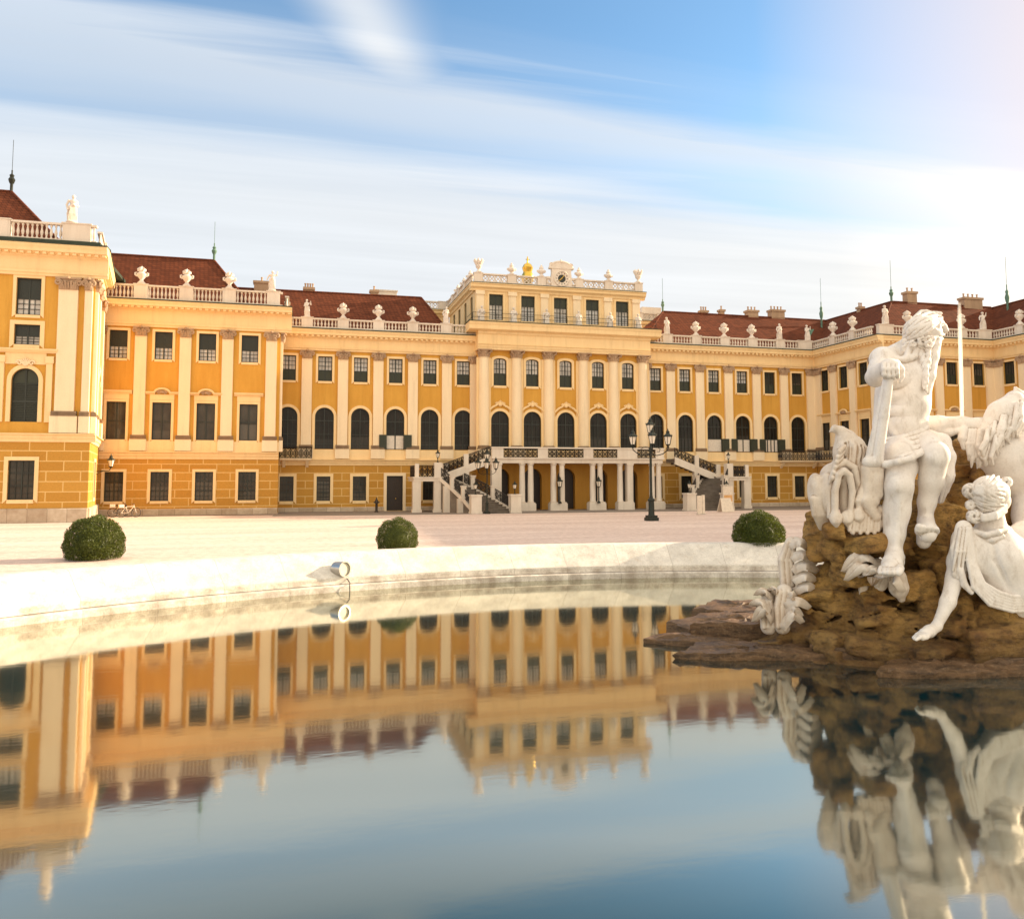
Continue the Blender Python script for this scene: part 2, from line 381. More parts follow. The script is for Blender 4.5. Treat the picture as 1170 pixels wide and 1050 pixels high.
def scroll(mb, c, r, turns=1.4, th=0.05, y=-0.12, flip=1):
    pts = []
    for i in range(15):
        t = i/14; a = t*turns*2*math.pi; rr = r*(1-0.75*t); pts.append((c[0]+flip*rr*math.cos(a), y, c[1]+rr*math.sin(a)))
    mb.tube(pts, [th*(1-0.3*i/14) for i in range(15)], 5)
def hood_flat(o, w_, h):
    b = MB(); b.moulding(-w_/2-0.42, w_/2+0.42, [(0, h+0.62), (0.10, h+0.62), (0.30, h+0.80), (0.30, h+0.86), (0, h+0.92)])
    b.box(-w_/2-0.2, w_/2+0.2, -0.06, 0.02, h+0.205, h+0.62)
    b.build('hood', M['cream'], o)
def hood_curl(o, w_, h):
    b = MB(); pts = []
    for s in (-1, 1): b.moulding(min(s*(w_/2+0.5), s*0.52), max(s*(w_/2+0.5), s*0.52), [(0, h+0.62), (0.10, h+0.62), (0.30, h+0.74), (0.30, h+0.80), (0, h+0.86)])
    for i in range(13):
        a = math.pi*i/12; pts.append((-0.56*math.cos(a), -0.17, h+0.74+0.34*math.sin(a)))
    b.tube(pts, 0.085, 6); b.box(-w_/2-0.2, w_/2+0.2, -0.06, 0.02, h+0.205, h+0.62)
    b.build('hood', M['cream'], o)
    c = MB()
    for s in (-1, 1): scroll(c, (s*0.24, h+0.78), 0.17, 1.2, 0.06, -0.13, s)
    c.lathe((0, -0.1, h+0.68), [(0.02, 0), (0.13, 0.06), (0.15, 0.16), (0.05, 0.27)], 8)
    for k in range(-3, 4): c.tube([(0, -0.1, h+0.76), (k*0.11, -0.16, h+0.98-abs(k)*0.035)], [0.05, 0.03], 5)
    c.build('carving', M['pinkstone'], o)
def hood_arch(o, w_, h):
    b = MB()
    for s in (-1, 1):
        pts = [(s*(w_/2+0.42), -0.1, h-0.45), (s*(w_/2+0.3), -0.12, h-0.05), (s*(w_/2-0.1), -0.14, h+0.32), (s*0.36, -0.15, h+0.50), (s*0.2, -0.16, h+0.72)]
        b.tube(pts, [0.10, 0.10, 0.10, 0.09, 0.05], 6); scroll(b, (s*0.28, h+0.62), 0.16, 1.2, 0.055, -0.14, s)
    for k in range(-3, 4): b.tube([(0, -0.12, h+0.45), (k*0.10, -0.17, h+0.98-abs(k)*0.07)], [0.06, 0.035], 5)
    b.lathe((0, -0.08, h+0.38), [(0.03, 0), (0.16, 0.08), (0.18, 0.25), (0.06, 0.42)], 9)
    b.build('hood', M['cream'], o)
def keyst(o, w_, h):
    b = MB(); b.add([(-0.13, -0.14, h-0.02), (0.13, -0.14, h-0.02), (0.2, -0.14, h+0.33), (-0.2, -0.14, h+0.33), (-0.13, 0.02, h-0.02), (0.13, 0.02, h-0.02), (0.2, 0.02, h+0.33), (-0.2, 0.02, h+0.33)],
                    [(0, 1, 2, 3), (0, 4, 5, 1), (3, 2, 6, 7), (1, 5, 6, 2), (0, 3, 7, 4)]); b.build('keystone', M['cream'], o)

_pc = {}
def capital_mb(w_, h, round_=False):
    c = MB(); w2 = w_/2
    c.box(-w2*1.34, w2*1.34, -0.34, 0.0, h*0.86, h)
    c.box(-w2*1.0, w2*1.0, -0.24, 0.0, 0.0, h*0.86)
    for s in (-1, 1):
        scroll(c, (s*w2*1.05, h*0.58), h*0.27, 1.5, h*0.105, -0.26, -s)
        for k, (x, z) in enumerate(((0.30, 0.55), (0.72, 0.42), (0.5, 0.22))):
            c.tube([(s*x*w2, -0.22, h*0.02), (s*x*w2, -0.27, z*h), (s*(x+0.05)*w2, -0.36, z*h+h*0.12), (s*(x+0.05)*w2, -0.38, z*h)], [0.09, 0.10, 0.07, 0.02], 5)
    for k in range(-2, 3): c.tube([(k*w2*0.34, -0.25, h*0.1), (k*w2*0.30, -0.31, h*0.5), (k*w2*0.26, -0.37, h*0.62)], [0.07, 0.075, 0.03], 5)
    c.lathe((0, -0.33, h*0.84), [(0.02, 0), (0.12, 0.03), (0.13, 0.12), (0.03, 0.2)], 8)
    return c
def pilaster(F, s, w_, zp, z0, z1, zcap, ped=True):
    """zp pedestal foot, z0 shaft foot, z1 shaft top, zcap capital top"""
    key = (round(w_, 2), round(zp, 2), round(z0, 2), round(z1, 2), round(zcap, 2))
    if key not in _pc:
        sh = MB(); sh.box(-w_/2, w_/2, -0.20, 0.0, z0+0.30, z1)
        b = MB(); pw = w_*0.64
        b.moulding(-pw, pw, [(0.0, z0-0.02), (0.33, z0-0.02), (0.33, z0+0.08), (0.28, z0+0.12), (0.31, z0+0.19), (0.25, z0+0.27), (0.22, z0+0.30), (0.0, z0+0.30)])
        p = MB(); p.box(-w_*0.70, w_*0.70, -0.30, 0.0, zp, z0-0.023)
        _pc[key] = (sh.mesh('pilaster', M['pil']), b.mesh('base', M['basestone']), p.mesh('pedestal', M['pil']), capital_mb(w_, zcap-z1).mesh('capital', M['pinkstone'], 40))
    a, b, p, c = _pc[key]
    o = put('pilaster', a, palace, F @ T(s, 0, 0)); put('base', b, o); put('pedestal', p, o); put('capital', c, o, T(0, 0, z1))
    return o

def cornice(F, s0, s1, za, zf, zd, zt, pj=0.72, c0=0.0, c1=0.0, dz=0.0):
    """architrave za..zf, frieze zf..zd, dentils and cornice zd..zt; c0/c1 lengthen the ends"""
    za, zf, zd, zt = za+dz, zf+dz, zd+dz, zt+dz
    b = MB(); k = (zt-zd)
    prof = [(0.0, za), (0.14, za), (0.16, za+0.16), (0.22, za+0.18), (0.25, za+0.34), (0.13, za+0.36), (0.13, zd), (0.22, zd+0.02), (0.25, zd+0.16*k),
            (pj-0.30, zd+0.34*k), (pj-0.12, zd+0.36*k), (pj-0.10, zd+0.62*k), (pj, zd+0.86*k), (pj, zt), (0.0, zt)]
    b.moulding(s0-c0, s1+c1, prof)
    d = MB(); n = max(2, int((s1-s0+c0+c1)/0.44)); st = (s1-s0+c0+c1)/n
    for i in range(n):
        x = s0-c0+(i+0.28)*st; d.box(x, x+st*0.5, -(pj-0.19), -0.26, zd+0.14*k, zd+0.342*k)
    o = b.build('cornice', M['cream'], palace, F); d.build('dentils', M['cream'], o)
    g = MB(); g.box(s0-c0-0.01, s1+c1+0.01, -pj-0.05, 0.3, zt+0.003, zt+0.09); g.build('gutter', M['gutter'], o)
    return o

def baluster_prof(h): return [(0.045, 0), (0.07, 0.02*h), (0.07, 0.10*h), (0.04, 0.13*h), (0.085, 0.30*h), (0.10, 0.42*h), (0.055, 0.68*h), (0.04, 0.80*h), (0.075, 0.86*h), (0.075, h)]
def balustrade(F, s0, s1, z0, z1, peds, pw=0.95, y=-0.28, wide=()):
    o = MB(); o.box(s0, s1, y-0.14, y+0.14, z0, z0+0.13); o.box(s0, s1, y-0.17, y+0.17, z1-0.13, z1)
    rail = o.build('balustrade', M['white'], palace, F)
    spans = []; cur = s0
    for c in sorted(peds):
        hw = (wide.get(c, pw) if isinstance(wide, dict) else pw)/2
        p = MB(); p.box(c-hw, c+hw, y-0.20, y+0.20, z0+0.002, z1-0.02); p.box(c-hw-0.06, c+hw+0.06, y-0.25, y+0.25, z1-0.02, z1+0.06); p.build('pedestal', M['white'], rail)
        spans.append((cur, c-hw)); cur = c+hw
    spans.append((cur, s1))
    b = MB()
    for a, c in spans:
        L = c-a
        if L < 0.3: continue
        n = max(1, int(L/0.27)); st = L/n
        for i in range(n): b.lathe((a+(i+0.5)*st, y, z0+0.131), baluster_prof(z1-z0-0.262), 8)
    b.build('balusters', M['white'], rail, smooth=35)
    return rail

def storey_wall(F, s0, s1, zs, zt, ops, mid=None):
    """plaster upper storeys zs..zt, rusticated ground storey, stone plinth, string course"""
    up = [o for o in ops if o[2] >= zs]; lo = [o for o in ops if o[2] < zs]
    b = MB(); wall_mesh(b, s0, s1, zs, zt, up); wall_ = b.build('wall', M['yellow'], palace, F)
    g = MB(); wall_mesh(g, s0, s1, 0.0, zs, lo); g.build('ground_storey_wall', M['rust'], wall_)
    return wall_
def string_course(F, s0, s1, z, h, e0=0, e1=0):
    b = MB(); b.moulding(s0-e0, s1+e1, [(-0.02, z-h), (0.06, z-h), (0.10, z-h*0.62), (0.16, z-h*0.58), (0.20, z-h*0.2), (0.36, z-h*0.12), (0.36, z), (-0.02, z)])
    b.build('string_course', M['cream'], palace, F)
def plinth_course(F, s0, s1, h, gaps=()):
    b = MB(); cur = s0
    for a, c in sorted(gaps)+[(s1, s1)]:
        if a > cur: b.moulding(cur, a, [(0, -0.05), (0.14, -0.05), (0.14, h-0.06), (0.06, h), (0, h)])
        cur = c
    b.build('plinth', M['plinth'], palace, F)

def roof(pts, faces, ridge=(), name='roof'):
    b = MB(); b.add(pts, faces); o = b.build(name, M['tile'], palace)
    if ridge:
        r = MB()
        for p, q in ridge: r.tube([p, q], 0.11, 6)
        r.build('ridge_tiles', M['tile'], o)
    return o
def finial(roof_o, p, h, ant=1.8, m='copper', k=None):
    k = (k or h)*0.7
    b = MB(); b.lathe(p, [(0.10, -0.25), (0.10, 0.35*h), (0.15*k, 0.42*h), (0.21*k, 0.56*h), (0.12, 0.68*h), (0.16, 0.76*h), (0.05, 0.84*h), (0.05, h)], 10)
    b.tube([(p[0], p[1], p[2]+h), (p[0], p[1], p[2]+h+ant)], 0.018, 5)
    b.build('finial', M[m], roof_o, smooth=35)
def chimney(roof_o, x, y, z0, z1, w_=0.9, d=0.6, pots=3):
    b = MB(); b.box(x-w_/2, x+w_/2, y-d/2, y+d/2, z0, z1-0.22); b.box(x-w_/2-0.09, x+w_/2+0.09, y-d/2-0.09, y+d/2+0.09, z1-0.22, z1)
    for i in range(pots):
        xx = x+(i-(pots-1)/2)*w_/pots; b.lathe((xx, y, z1), [(0.09, 0), (0.07, 0.3), (0.1, 0.34), (0.1, 0.42)], 7)
    b.build('chimney', M['pinkstone'], roof_o)

# ---- main range, left half (front plane y = 72)
F = fmat(0, 72, 0); LX = [-0.45+3.035*k for k in range(6)]; LP = [1.06+3.035*k for k in range(5)]
FMAIN = F
def main_half(xs, s0, s1, pil, dark=(), shutters=None, doors=()):
    ops = []
    for i, x in enumerate(xs):
        ops += [(x, 1.19, 11.18, 13.33, 0), (x, 1.58, 5.33, 8.90, 0.79)]
        if i in doors: ops.append((x+0.06, 1.40, 0.02, 3.04, 0))
        else: ops.append((x+0.06, 1.14, 0.92, 3.00, 0))
    ops = [(round(a, 3),)+tuple(o) for a, *o in ops]
    # ground openings share the bay centre
    ops = [((min(xs, key=lambda q: abs(q-o[0])) if abs(o[0]-min(xs, key=lambda q: abs(q-o[0]))) < 0.2 else o[0]), *o[1:]) for o in ops]
    storey_wall(F, s0, s1, 4.45, 13.8, ops)
    for i, x in enumerate(xs):
        window(F, x, 1.19, 11.18, 13.33, 0, 'upperdark' if i in dark else 'upper', 0.19)
        o = window(F, x, 1.58, 5.33, 8.90, 0.79, 'arch', 0.24)
        if shutters and i in shutters: shutter_leaves(o, shutters[i])
        if i not in doors: window(F, x, 1.14, 0.92, 3.00, 0, 'grid', 0.24)
    for p in pil: pilaster(F, p, 0.86, 4.53, 5.38, 13.09, 13.79)
    # dado between pedestals
    b = MB(); b.box(s0, s1, -0.08, 0, 4.46, 5.30); b.build('dado', M['cream'], palace, F)
def shutter_leaves(o, kind):
    b = MB()
    for s in kind[1]:
        x0, x1 = sorted((s*0.80, s*(0.80+0.62)))
        b.box(x0, x1, -0.30, -0.25, 0.02, 1.28)
        for k in range(12): b.box(x0+0.06, x1-0.06, -0.315, -0.299, 0.08+k*0.1, 0.14+k*0.1)
        xa = s*0.80; b.box(min(xa, xa-s*0.04), max(xa, xa-s*0.04), -0.30, 0.0, 0.02, 1.28)
    b.build('shutter', M['shutter'], o)
    c = MB(); c.box(-0.76, 0.76, 0.05, 0.11, 0.03, 1.28); c.build('sash', M['sash'], o)
    d = MB()
    bars = {'white': (), 'two': (0.0,), 'three': (-0.38, 0.0, 0.38)}[kind[0]]
    for x in bars: d.box(x-0.05, x+0.05, 0.02, 0.049, 0.03, 1.28)
    d.box(-0.79, 0.79, 0.03, 0.049, 1.22, 1.30); d.box(-0.79, 0.79, 0.03, 0.049, 0.0, 0.06)
    for x in (-0.76, 0.76): d.box(x-0.035, x+0.035, 0.025, 0.049, 0.06, 1.22)
    d.build('sash_bars', M['frame'], o)
main_half(LX, -3.2, 16.06, LP+[15.75], dark=(), shutters={3: ('two', (-1, 1))}, doors=(3,))
string_course(F, -3.2, 16.0, 4.45, 0.5); plinth_course(F, -3.2, 16.0, 0.38, [(LX[3]-0.95, LX[3]+0.95)])
cornice(F, -3.2, 16.0, 13.80, 14.2, 14.86, 15.58)
balustrade(F, -2.0, 15.9, 15.70, 16.56, [1.0, 4.03, 7.07, 10.08, 13.06], y=-0.35)
def door(F, x, w_, h, m='brass', sur=0.26):
    d = MB(); d.box(-w_/2, w_/2, 0.20, 0.26, 0.0, h)
    for s in (-1, 1):
        for z0, z1 in ((0.2, 0.9), (1.05, h*0.62), (h*0.67, h-0.15)): d.box(min(s*0.1, s*(w_/2-0.12)), max(s*0.1, s*(w_/2-0.12)), 0.17, 0.199, z0, z1)
    o = d.build('door', M[m], palace, F @ T(x, 0, 0.02))
    s2 = MB(); s2.box(-w_/2-sur, -w_/2, -0.08, 0.2, -0.02, h+sur); s2.box(w_/2, w_/2+sur, -0.08, 0.2, -0.02, h+sur); s2.box(-w_/2, w_/2, -0.08, 0.2, h, h+sur)
    s2.build('surround', M['pil'], o)
    k = MB(); k.lathe((0.12, 0.14, 1.05), [(0.015, -0.06), (0.035, -0.03), (0.035, 0.03), (0.015, 0.06)], 8); k.build('handle', M['gold'], o)
door(F, LX[3], 1.40, 3.02)

# ---- main range, right half
RX = [33.5+3.1*k for k in range(6)]; RP = [35.05+3.1*k for k in range(5)]
main_half(RX, 32.0, 51.1, RP+[32.45], dark=(4, 5), shutters={2: ('white', (1,)), 3: ('two', (-1, 1)), 4: ('three', (-1, 1))})
pilaster(F, 50.55, 0.95, 4.53, 5.38, 13.09, 13.79)
string_course(F, 32.1, 51.08, 4.45, 0.5); plinth_course(F, 32.1, 50.96, 0.38)
cornice(F, 32.1, 51.08, 13.80, 14.2, 14.86, 15.58)
balustrade(F, 32.3, 50.6, 15.70, 16.56, [34.62, 37.7, 40.75, 43.8, 46.9, 49.75], y=-0.35, wide={49.75: 1.6})

# ---- right return (faces -x) and right front
F = fmat(51.1, 72, -90)                       # s runs from y = 72 towards the viewer
VX = [1.62, 4.50, 7.34]; VP = [3.06, 5.92]
def block(F, xs, s0, s1, pil, up='half', mid='cross', hoods=None, k=1.0, ends=(0, 0), ceil=13.8):
    """three storeys: grid windows, tall hooded windows, small upper windows; k scales the heights"""
    z = lambda v: round(v*k, 3)
    W = lambda v: round(v*k, 3)
    ops = []
    for x in xs: ops += [(x, W(1.26), z(1.04), z(3.16), 0), (x, W(1.30), z(5.50), z(8.24), 0), (x, W(1.22), z(11.42), z(13.48), 0)]
    b = storey_wall(F, s0, s1, z(4.62), z(13.8), ops)
    for i, x in enumerate(xs):
        window(F, x, W(1.26), z(1.04), z(3.16), 0, 'grid', 0.21)
        window(F, x, W(1.30), z(5.50), z(8.24), 0, mid, 0.19, (hoods or {}).get(i, hood_flat))
        window(F, x, W(1.22), z(11.42), z(13.48), 0, up, 0.19)
    for p, pw in pil: pilaster(F, p, pw*k, z(4.69), z(5.55), z(13.10), z(13.78))
    d = MB(); d.box(s0, s1, -0.08, 0, z(4.63), z(5.40)); d.build('dado', M['cream'], palace, F)
block(F, VX, 0.02, 9.5, [(0.62, 0.95), (VP[0], 0.86), (VP[1], 0.86), (8.95, 0.9)], 'upperdark', hoods={1: hood_curl})
string_course(F, 0.02, 9.5, 4.454, 0.5, 0, 0.36); plinth_course(F, 0.15, 9.5, 0.38, ())
cornice(F, 0.02, 9.5, 13.80, 14.2, 14.86, 15.58, c1=0.71, dz=0.004)
balustrade(F, 0.4, 9.2, 15.70, 16.56, [3.6, 6.5], y=-0.35, pw=0.8)
F = fmat(51.1, 62.5, 0)
FX = [1.7, 4.8, 7.9, 10.95]; FP = [3.25, 6.35, 9.45]
block(F, FX, 0.0, 12.75, [(0.62, 0.9), *[(p, 0.86) for p in FP], (12.15, 0.9)], 'upperdark', hoods={1: hood_curl, 2: hood_curl})
string_course(F, 0.0, 12.73, 4.45, 0.5); plinth_course(F, 0.0, 12.6, 0.38)
cornice(F, 0.0, 12.73, 13.80, 14.2, 14.86, 15.58)
balustrade(F, 0.15, 12.3, 15.70, 16.56, [0.45, 2.9, 5.9, 8.9, 11.4], y=-0.35, wide={0.45: 1.5, 11.4: 1.5}, pw=0.8)
# second return and the long right wing coming forward (mostly outside the frame; it shades the court)
F = fmat(63.85, 62.5, -90)
WX = [1.7+3.05*k for k in range(3)]
block(F, WX, 0.02, 11.0, [(0.62, 0.9), *[(3.25+3.05*k, 0.86) for k in range(3)]], 'upperdark', hoods={1: hood_curl})
string_course(F, 0.02, 29, 4.454, 0.5); plinth_course(F, 0.15, 29, 0.38); cornice(F, 0.02, 29, 13.80, 14.2, 14.86, 15.58, dz=0.004)
balustrade(F, 0.4, 11, 15.70, 16.56, [3.4, 6.45, 9.5], y=-0.35, pw=0.8)
b = MB(); wall_mesh(b, 11.0, 29, 4.45, 13.8, []); wall_mesh(b, 11.0, 29, 0, 4.45, [])
b.quad((29, 0, 0), (29, 9, 0), (29, 9, 15.6), (29, 0, 15.6)); b.build('wall', M['yellow'], palace, F)

# ---- left block (front plane y = 68.7)
F = fmat(0, 68.7, 0); FBLK = F
BX = [-13.19, -9.93, -6.69, -3.47]; BP = [-11.57, -8.31, -5.15, -1.80]
block(F, BX, -16.0, -1.1, [(-14.55, 0.78), *[(p, 0.80) for p in BP]], 'half', hoods={1: hood_curl, 2: hood_curl}, k=1.063)
string_course(F, -16, -1.1, 4.92, 0.58, 0, 0.0); plinth_course(F, -16, -1.1, 0.50)
cornice(F, -16, -1.1, 14.66, 15.1, 15.98, 16.62, pj=0.9, c1=0.85)
balustrade(F, -15.5, -1.0, 16.72, 17.88, [-11.62, -8.32, -5.12, -1.72], y=-0.45, pw=1.0)
Fs = fmat(-1.1, 68.7, 90)                      # narrow side of the block (faces +x)
b = MB(); b.quad((0, 0, 4.4), (3.3, 0, 4.4), (3.3, 0, 16.6), (0, 0, 16.6)); b.build('wall', M['yellow'], palace, Fs)
b = MB(); b.quad((0, 0, 0), (3.3, 0, 0), (3.3, 0, 4.4), (0, 0, 4.4)); b.build('ground_storey_wall', M['rust'], palace, Fs)
pilaster(Fs, 0.5, 0.80, 4.98, 5.90, 13.92, 14.65)
cornice(Fs, 0.9, 4.0, 14.66, 15.1, 15.98, 16.62, pj=0.84)
balustrade(Fs, 0.75, 4.0, 16.72, 17.88, [3.9], y=-0.42)

# ---- left wing (front plane y = 59, side facing +x)
F = fmat(0, 59, 0); FW = F
ops = [(-16.80, 1.52, 1.49, 4.00, 0), (-16.78, 1.58, 6.48, 9.95, 0.79), (-16.74, 1.50, 11.49, 12.81, 0), (-16.76, 1.45, 13.45, 15.87, 0)]
ops = [(-16.78, *o[1:]) for o in ops]
ops += [(-21.0, *o[1:]) for o in ops]
b = MB(); wall_mesh(b, -24.0, -12.85, 5.25, 16.1, [o for o in ops if o[2] > 5]); wl = b.build('wall', M['yellow'], palace, F)
b = MB(); wall_mesh(b, -24.0, -12.85, 0.0, 5.25, [o for o in ops if o[2] < 5]); b.build('ground_storey_wall', M['rust'], wl)
def aedicule(o, w_, h):
    b = MB()
    for s in (-1, 1):
        x0, x1 = sorted((s*(w_/2+0.42), s*(w_/2+0.80))); b.box(x0, x1, -0.14, 0, -0.02, h+0.75)
        b.box(x0-0.06, x1+0.06, -0.20, 0, h+0.35, h+0.80)
    b.box(-w_/2-0.40, w_/2+0.40, -0.08, 0.0, h+0.26, h+1.0); b.moulding(-w_/2-1.05, w_/2+1.05, [(0, h+1.0), (0.16, h+1.0), (0.36, h+1.18), (0.36, h+1.25), (0, h+1.32)])
    b.build('hood', M['cream'], o)
    c = MB()
    for k in range(-3, 4): c.tube([(0, -0.1, h+0.16), (k*0.12, -0.17, h+0.66-abs(k)*0.06)], [0.07, 0.04], 5)
    for s in (-1, 1): scroll(c, (s*0.36, h+0.34), 0.18, 1.2, 0.06, -0.13, s)
    c.build('carving', M['pil'], o)
for x in (-16.78, -21.0):
    window(F, x, 1.52, 1.49, 4.00, 0, 'grid', 0.24); window(F, x, 1.58, 6.48, 9.95, 0.79, 'louvre', 0.26, aedicule)
    window(F, x, 1.50, 11.49, 12.81, 0, 'half', 0.26); window(F, x, 1.45, 13.45, 15.87, 0, 'half', 0.20)
pilaster(F, -14.42, 1.16, 5.78, 6.9, 15.2, 16.0); pilaster(F, -13.2, 0.46, 5.78, 6.9, 15.2, 16.0)
string_course(F, -24, -12.85, 5.74, 0.55, 0, 0.36); plinth_course(F, -24, -12.85, 0.92)
cornice(F, -24, -12.85, 16.05, 16.5, 17.3, 18.05, pj=0.78, c1=0.77)
balustrade(F, -24, -12.8, 18.35, 19.55, [-14.0, -18.75], y=-0.30, pw=1.7)
b = MB(); b.box(-24, -12.5, -0.7, 1, 18.148, 18.35); b.build('parapet_step', M['gutter'], palace, F)
Fs = fmat(-12.85, 59, 98.5)      # the wing's side splays slightly
ops = [(5.0, 1.52, 1.49, 4.00, 0), (5.0, 1.58, 6.48, 9.95, 0.79), (5.0, 1.45, 13.45, 15.87, 0)]
b = MB(); wall_mesh(b, 0, 10.5, 5.25, 16.1, [o for o in ops if o[2] > 5]); wl = b.build('wall', M['yellow'], palace, Fs)
b = MB(); wall_mesh(b, 0, 10.5, 0.0, 5.25, [o for o in ops if o[2] < 5]); b.build('ground_storey_wall', M['rust'], wl)
window(Fs, 5.0, 1.52, 1.49, 4.00, 0, 'grid', 0.24); window(Fs, 5.0, 1.58, 6.48, 9.95, 0.79, 'louvre', 0.26, hood_arch); window(Fs, 5.0, 1.45, 13.45, 15.87, 0, 'half', 0.2)
for s, pw in ((0.62, 1.0), (2.9, 0.95), (7.2, 0.95)): pilaster(Fs, s, pw, 5.78, 6.9, 15.2, 16.0)
string_course(Fs, 0, 10.2, 5.74, 0.55); plinth_course(Fs, 0.0, 9.8, 0.92)
cornice(Fs, 0.0, 9.8, 16.05, 16.5, 17.3, 18.05, pj=0.78)
balustrade(Fs, 1.0, 9.8, 18.35, 19.55, [4.5, 9.3], y=-0.1, pw=1.2)

# ---- central pavilion (front plane y = 71)
F = fmat(0, 71, 0); FC = F
CX = [17.88, 20.90, 24.09, 27.25, 30.23]; CC = [16.37, 19.39, 22.42, 25.76, 28.75, 31.71]
ops = []
for x in CX: ops += [(x, 1.20, 11.11, 13.58, 0.26), (x, 1.66, 5.33, 8.82, 0.83), (x, 1.7, 0.02, 3.7, 0.85)]
b = MB(); wall_mesh(b, 15.9, 32.2, 4.45, 14.4, [o for o in ops if o[2] > 4]); wl = b.build('wall', M['yellow'], palace, F)
b = MB(); wall_mesh(b, 15.9, 32.2, 0.0, 4.45, [o for o in ops if o[2] < 4], depth=0.9); b.build('ground_storey_wall', M['arcade'], wl)
for i, x in enumerate(CX):
    window(F, x, 1.20, 11.11, 13.58, 0.26, 'upper', 0.22); window(F, x, 1.66, 5.33, 8.82, 0.83, 'arch', 0.24, hood_arch)
    d = MB(); d.add([(p[0], 0.5, p[1]) for p in arc(0, 0.85, 0, 3.68, 0.85)], [tuple(range(17))]); d.box(-0.04, 0.04, 0.44, 0.5, 0, 3.6); d.box(-0.85, 0.85, 0.45, 0.5, 2.75, 2.85)
    d.build('door', M['brass'], palace, F @ T(x, 0, 0.02))
for s, x in ((90, 32.2), (-90, 15.9)):
    Fs = fmat(x, 71 if s > 0 else 72.2, s); b = MB(); b.quad((0, 0, 0), (1.2, 0, 0), (1.2, 0, 14.4), (0, 0, 14.4)); b.build('wall', M['yellow'], palace, Fs)
col = MB(); col.lathe((0, 0, 0), [(0.44, 5.72), (0.485, 6.2), (0.49, 8.5), (0.47, 10.5), (0.44, 12.4), (0.43, 13.54), (0.47, 13.56), (0.47, 13.62)], 24)
colb = MB(); colb.lathe((0, 0, 0), [(0.60, 5.36), (0.60, 5.48), (0.53, 5.53), (0.56, 5.64), (0.5, 5.72)], 24)
colp = MB(); colp.box(-0.64, 0.64, -0.64, 0.35, 4.45, 5.358)
ccap = MB()
for a in range(8):
    q = a*math.pi/4; c_, s_ = math.cos(q), math.sin(q)
    ccap.tube([(0.42*c_, 0.42*s_, 0), (0.46*c_, 0.46*s_, 0.3), (0.60*c_, 0.60*s_, 0.42), (0.63*c_, 0.63*s_, 0.34)], [0.10, 0.11, 0.07, 0.02], 5)
    q += math.pi/8; c_, s_ = math.cos(q), math.sin(q)
    ccap.tube([(0.42*c_, 0.42*s_, 0), (0.44*c_, 0.44*s_, 0.12), (0.54*c_, 0.54*s_, 0.22), (0.56*c_, 0.56*s_, 0.16)], [0.10, 0.11, 0.07, 0.02], 5)
ccap.lathe((0, 0, 0), [(0.42, 0), (0.45, 0.3), (0.56, 0.58)], 16); ccap.box(-0.62, 0.62, -0.62, 0.45, 0.58, 0.68)
for sx in (-1, 1): ccap.tube([(sx*0.40, -0.45, 0.34), (sx*0.62, -0.62, 0.52), (sx*0.60, -0.60, 0.40), (sx*0.52, -0.55, 0.46)], [0.06, 0.07, 0.06, 0.04], 5)
ms = (col.mesh('column', M['pil'], 30), colb.mesh('base', M['basestone'], 30), colp.mesh('pedestal', M['pil']), ccap.mesh('capital', M['pinkstone'], 40))
for x in CC:
    o = put('column', ms[0], palace, F @ T(x, -0.12, 0)); put('base', ms[1], o); put('pedestal', ms[2], o); put('capital', ms[3], o, T(0, 0, 13.6))
    # flat responds on both sides of each half column
for x in CC: b = MB(); b.box(x-0.66, x+0.66, -0.06, 0, 5.325, 13.6); b.build('pilaster', M['cream'], palace, F)
b = MB(); b.box(15.9, 32.2, -0.10, 0, 4.45, 5.32); b.build('dado', M['cream'], palace, F)
b = MB(); pj = 1.15
prof = [(-1, 14.27), (0.50, 14.27), (0.52, 14.47), (0.56, 14.49), (0.60, 14.68), (0.66, 14.72), (0.50, 14.76), (0.50, 15.62), (0.60, 15.70), (0.66, 15.86), (pj-0.12, 16.02), (pj-0.1, 16.34), (pj, 16.55), (pj, 16.66), (-1, 16.66)]
b.moulding(15.75, 32.35, prof)
for x0, x1 in ((14.85, 15.75), (32.35, 33.25)): b.moulding(x0, x1, [(-0.9, 15.86), (0.9, 15.95), (pj-0.12, 16.02), (pj-0.1, 16.34), (pj, 16.55), (pj, 16.66), (-0.9, 16.66)])
co = b.build('cornice', M['cream'], palace, F)
g = MB(); g.box(14.80, 33.3, -pj-0.05, 1.0, 16.663, 16.73); g.build('gutter', M['gutter'], co)
# attic storey
F = fmat(0, 73, 0); AX = [18.02, 21.10, 24.32, 27.53, 30.60]; AP = [16.48, 19.56, 22.7, 25.92, 29.07, 32.0]
ops = [(x, 1.32, 17.45, 19.86, 0) for x in AX]
b = MB(); wall_mesh(b, 16.05, 32.45, 16.6, 20.2, ops); b.build('wall', M['cream'], palace, F)
for x in AX: window(F, x, 1.32, 17.45, 19.86, 0, 'uppertop', 0.0)
for x in AP: b = MB(); b.box(x-0.36, x+0.36, -0.14, 0, 16.7, 19.75); b.box(x-0.42, x+0.42, -0.24, 0, 19.75, 20.12); b.build('pilaster', M['pil'], palace, F)
for x in AX:
    b = MB(); b.box(x-0.86, x-0.67, -0.07, 0, 17.3, 20.0); b.box(x+0.67, x+0.86, -0.07, 0, 17.3, 20.0); b.box(x-0.67, x+0.67, -0.07, 0, 19.87, 20.0); b.box(x-0.8, x+0.8, -0.1, 0, 17.3, 17.44)
    b.build('surround', M['cream'], palace, F)
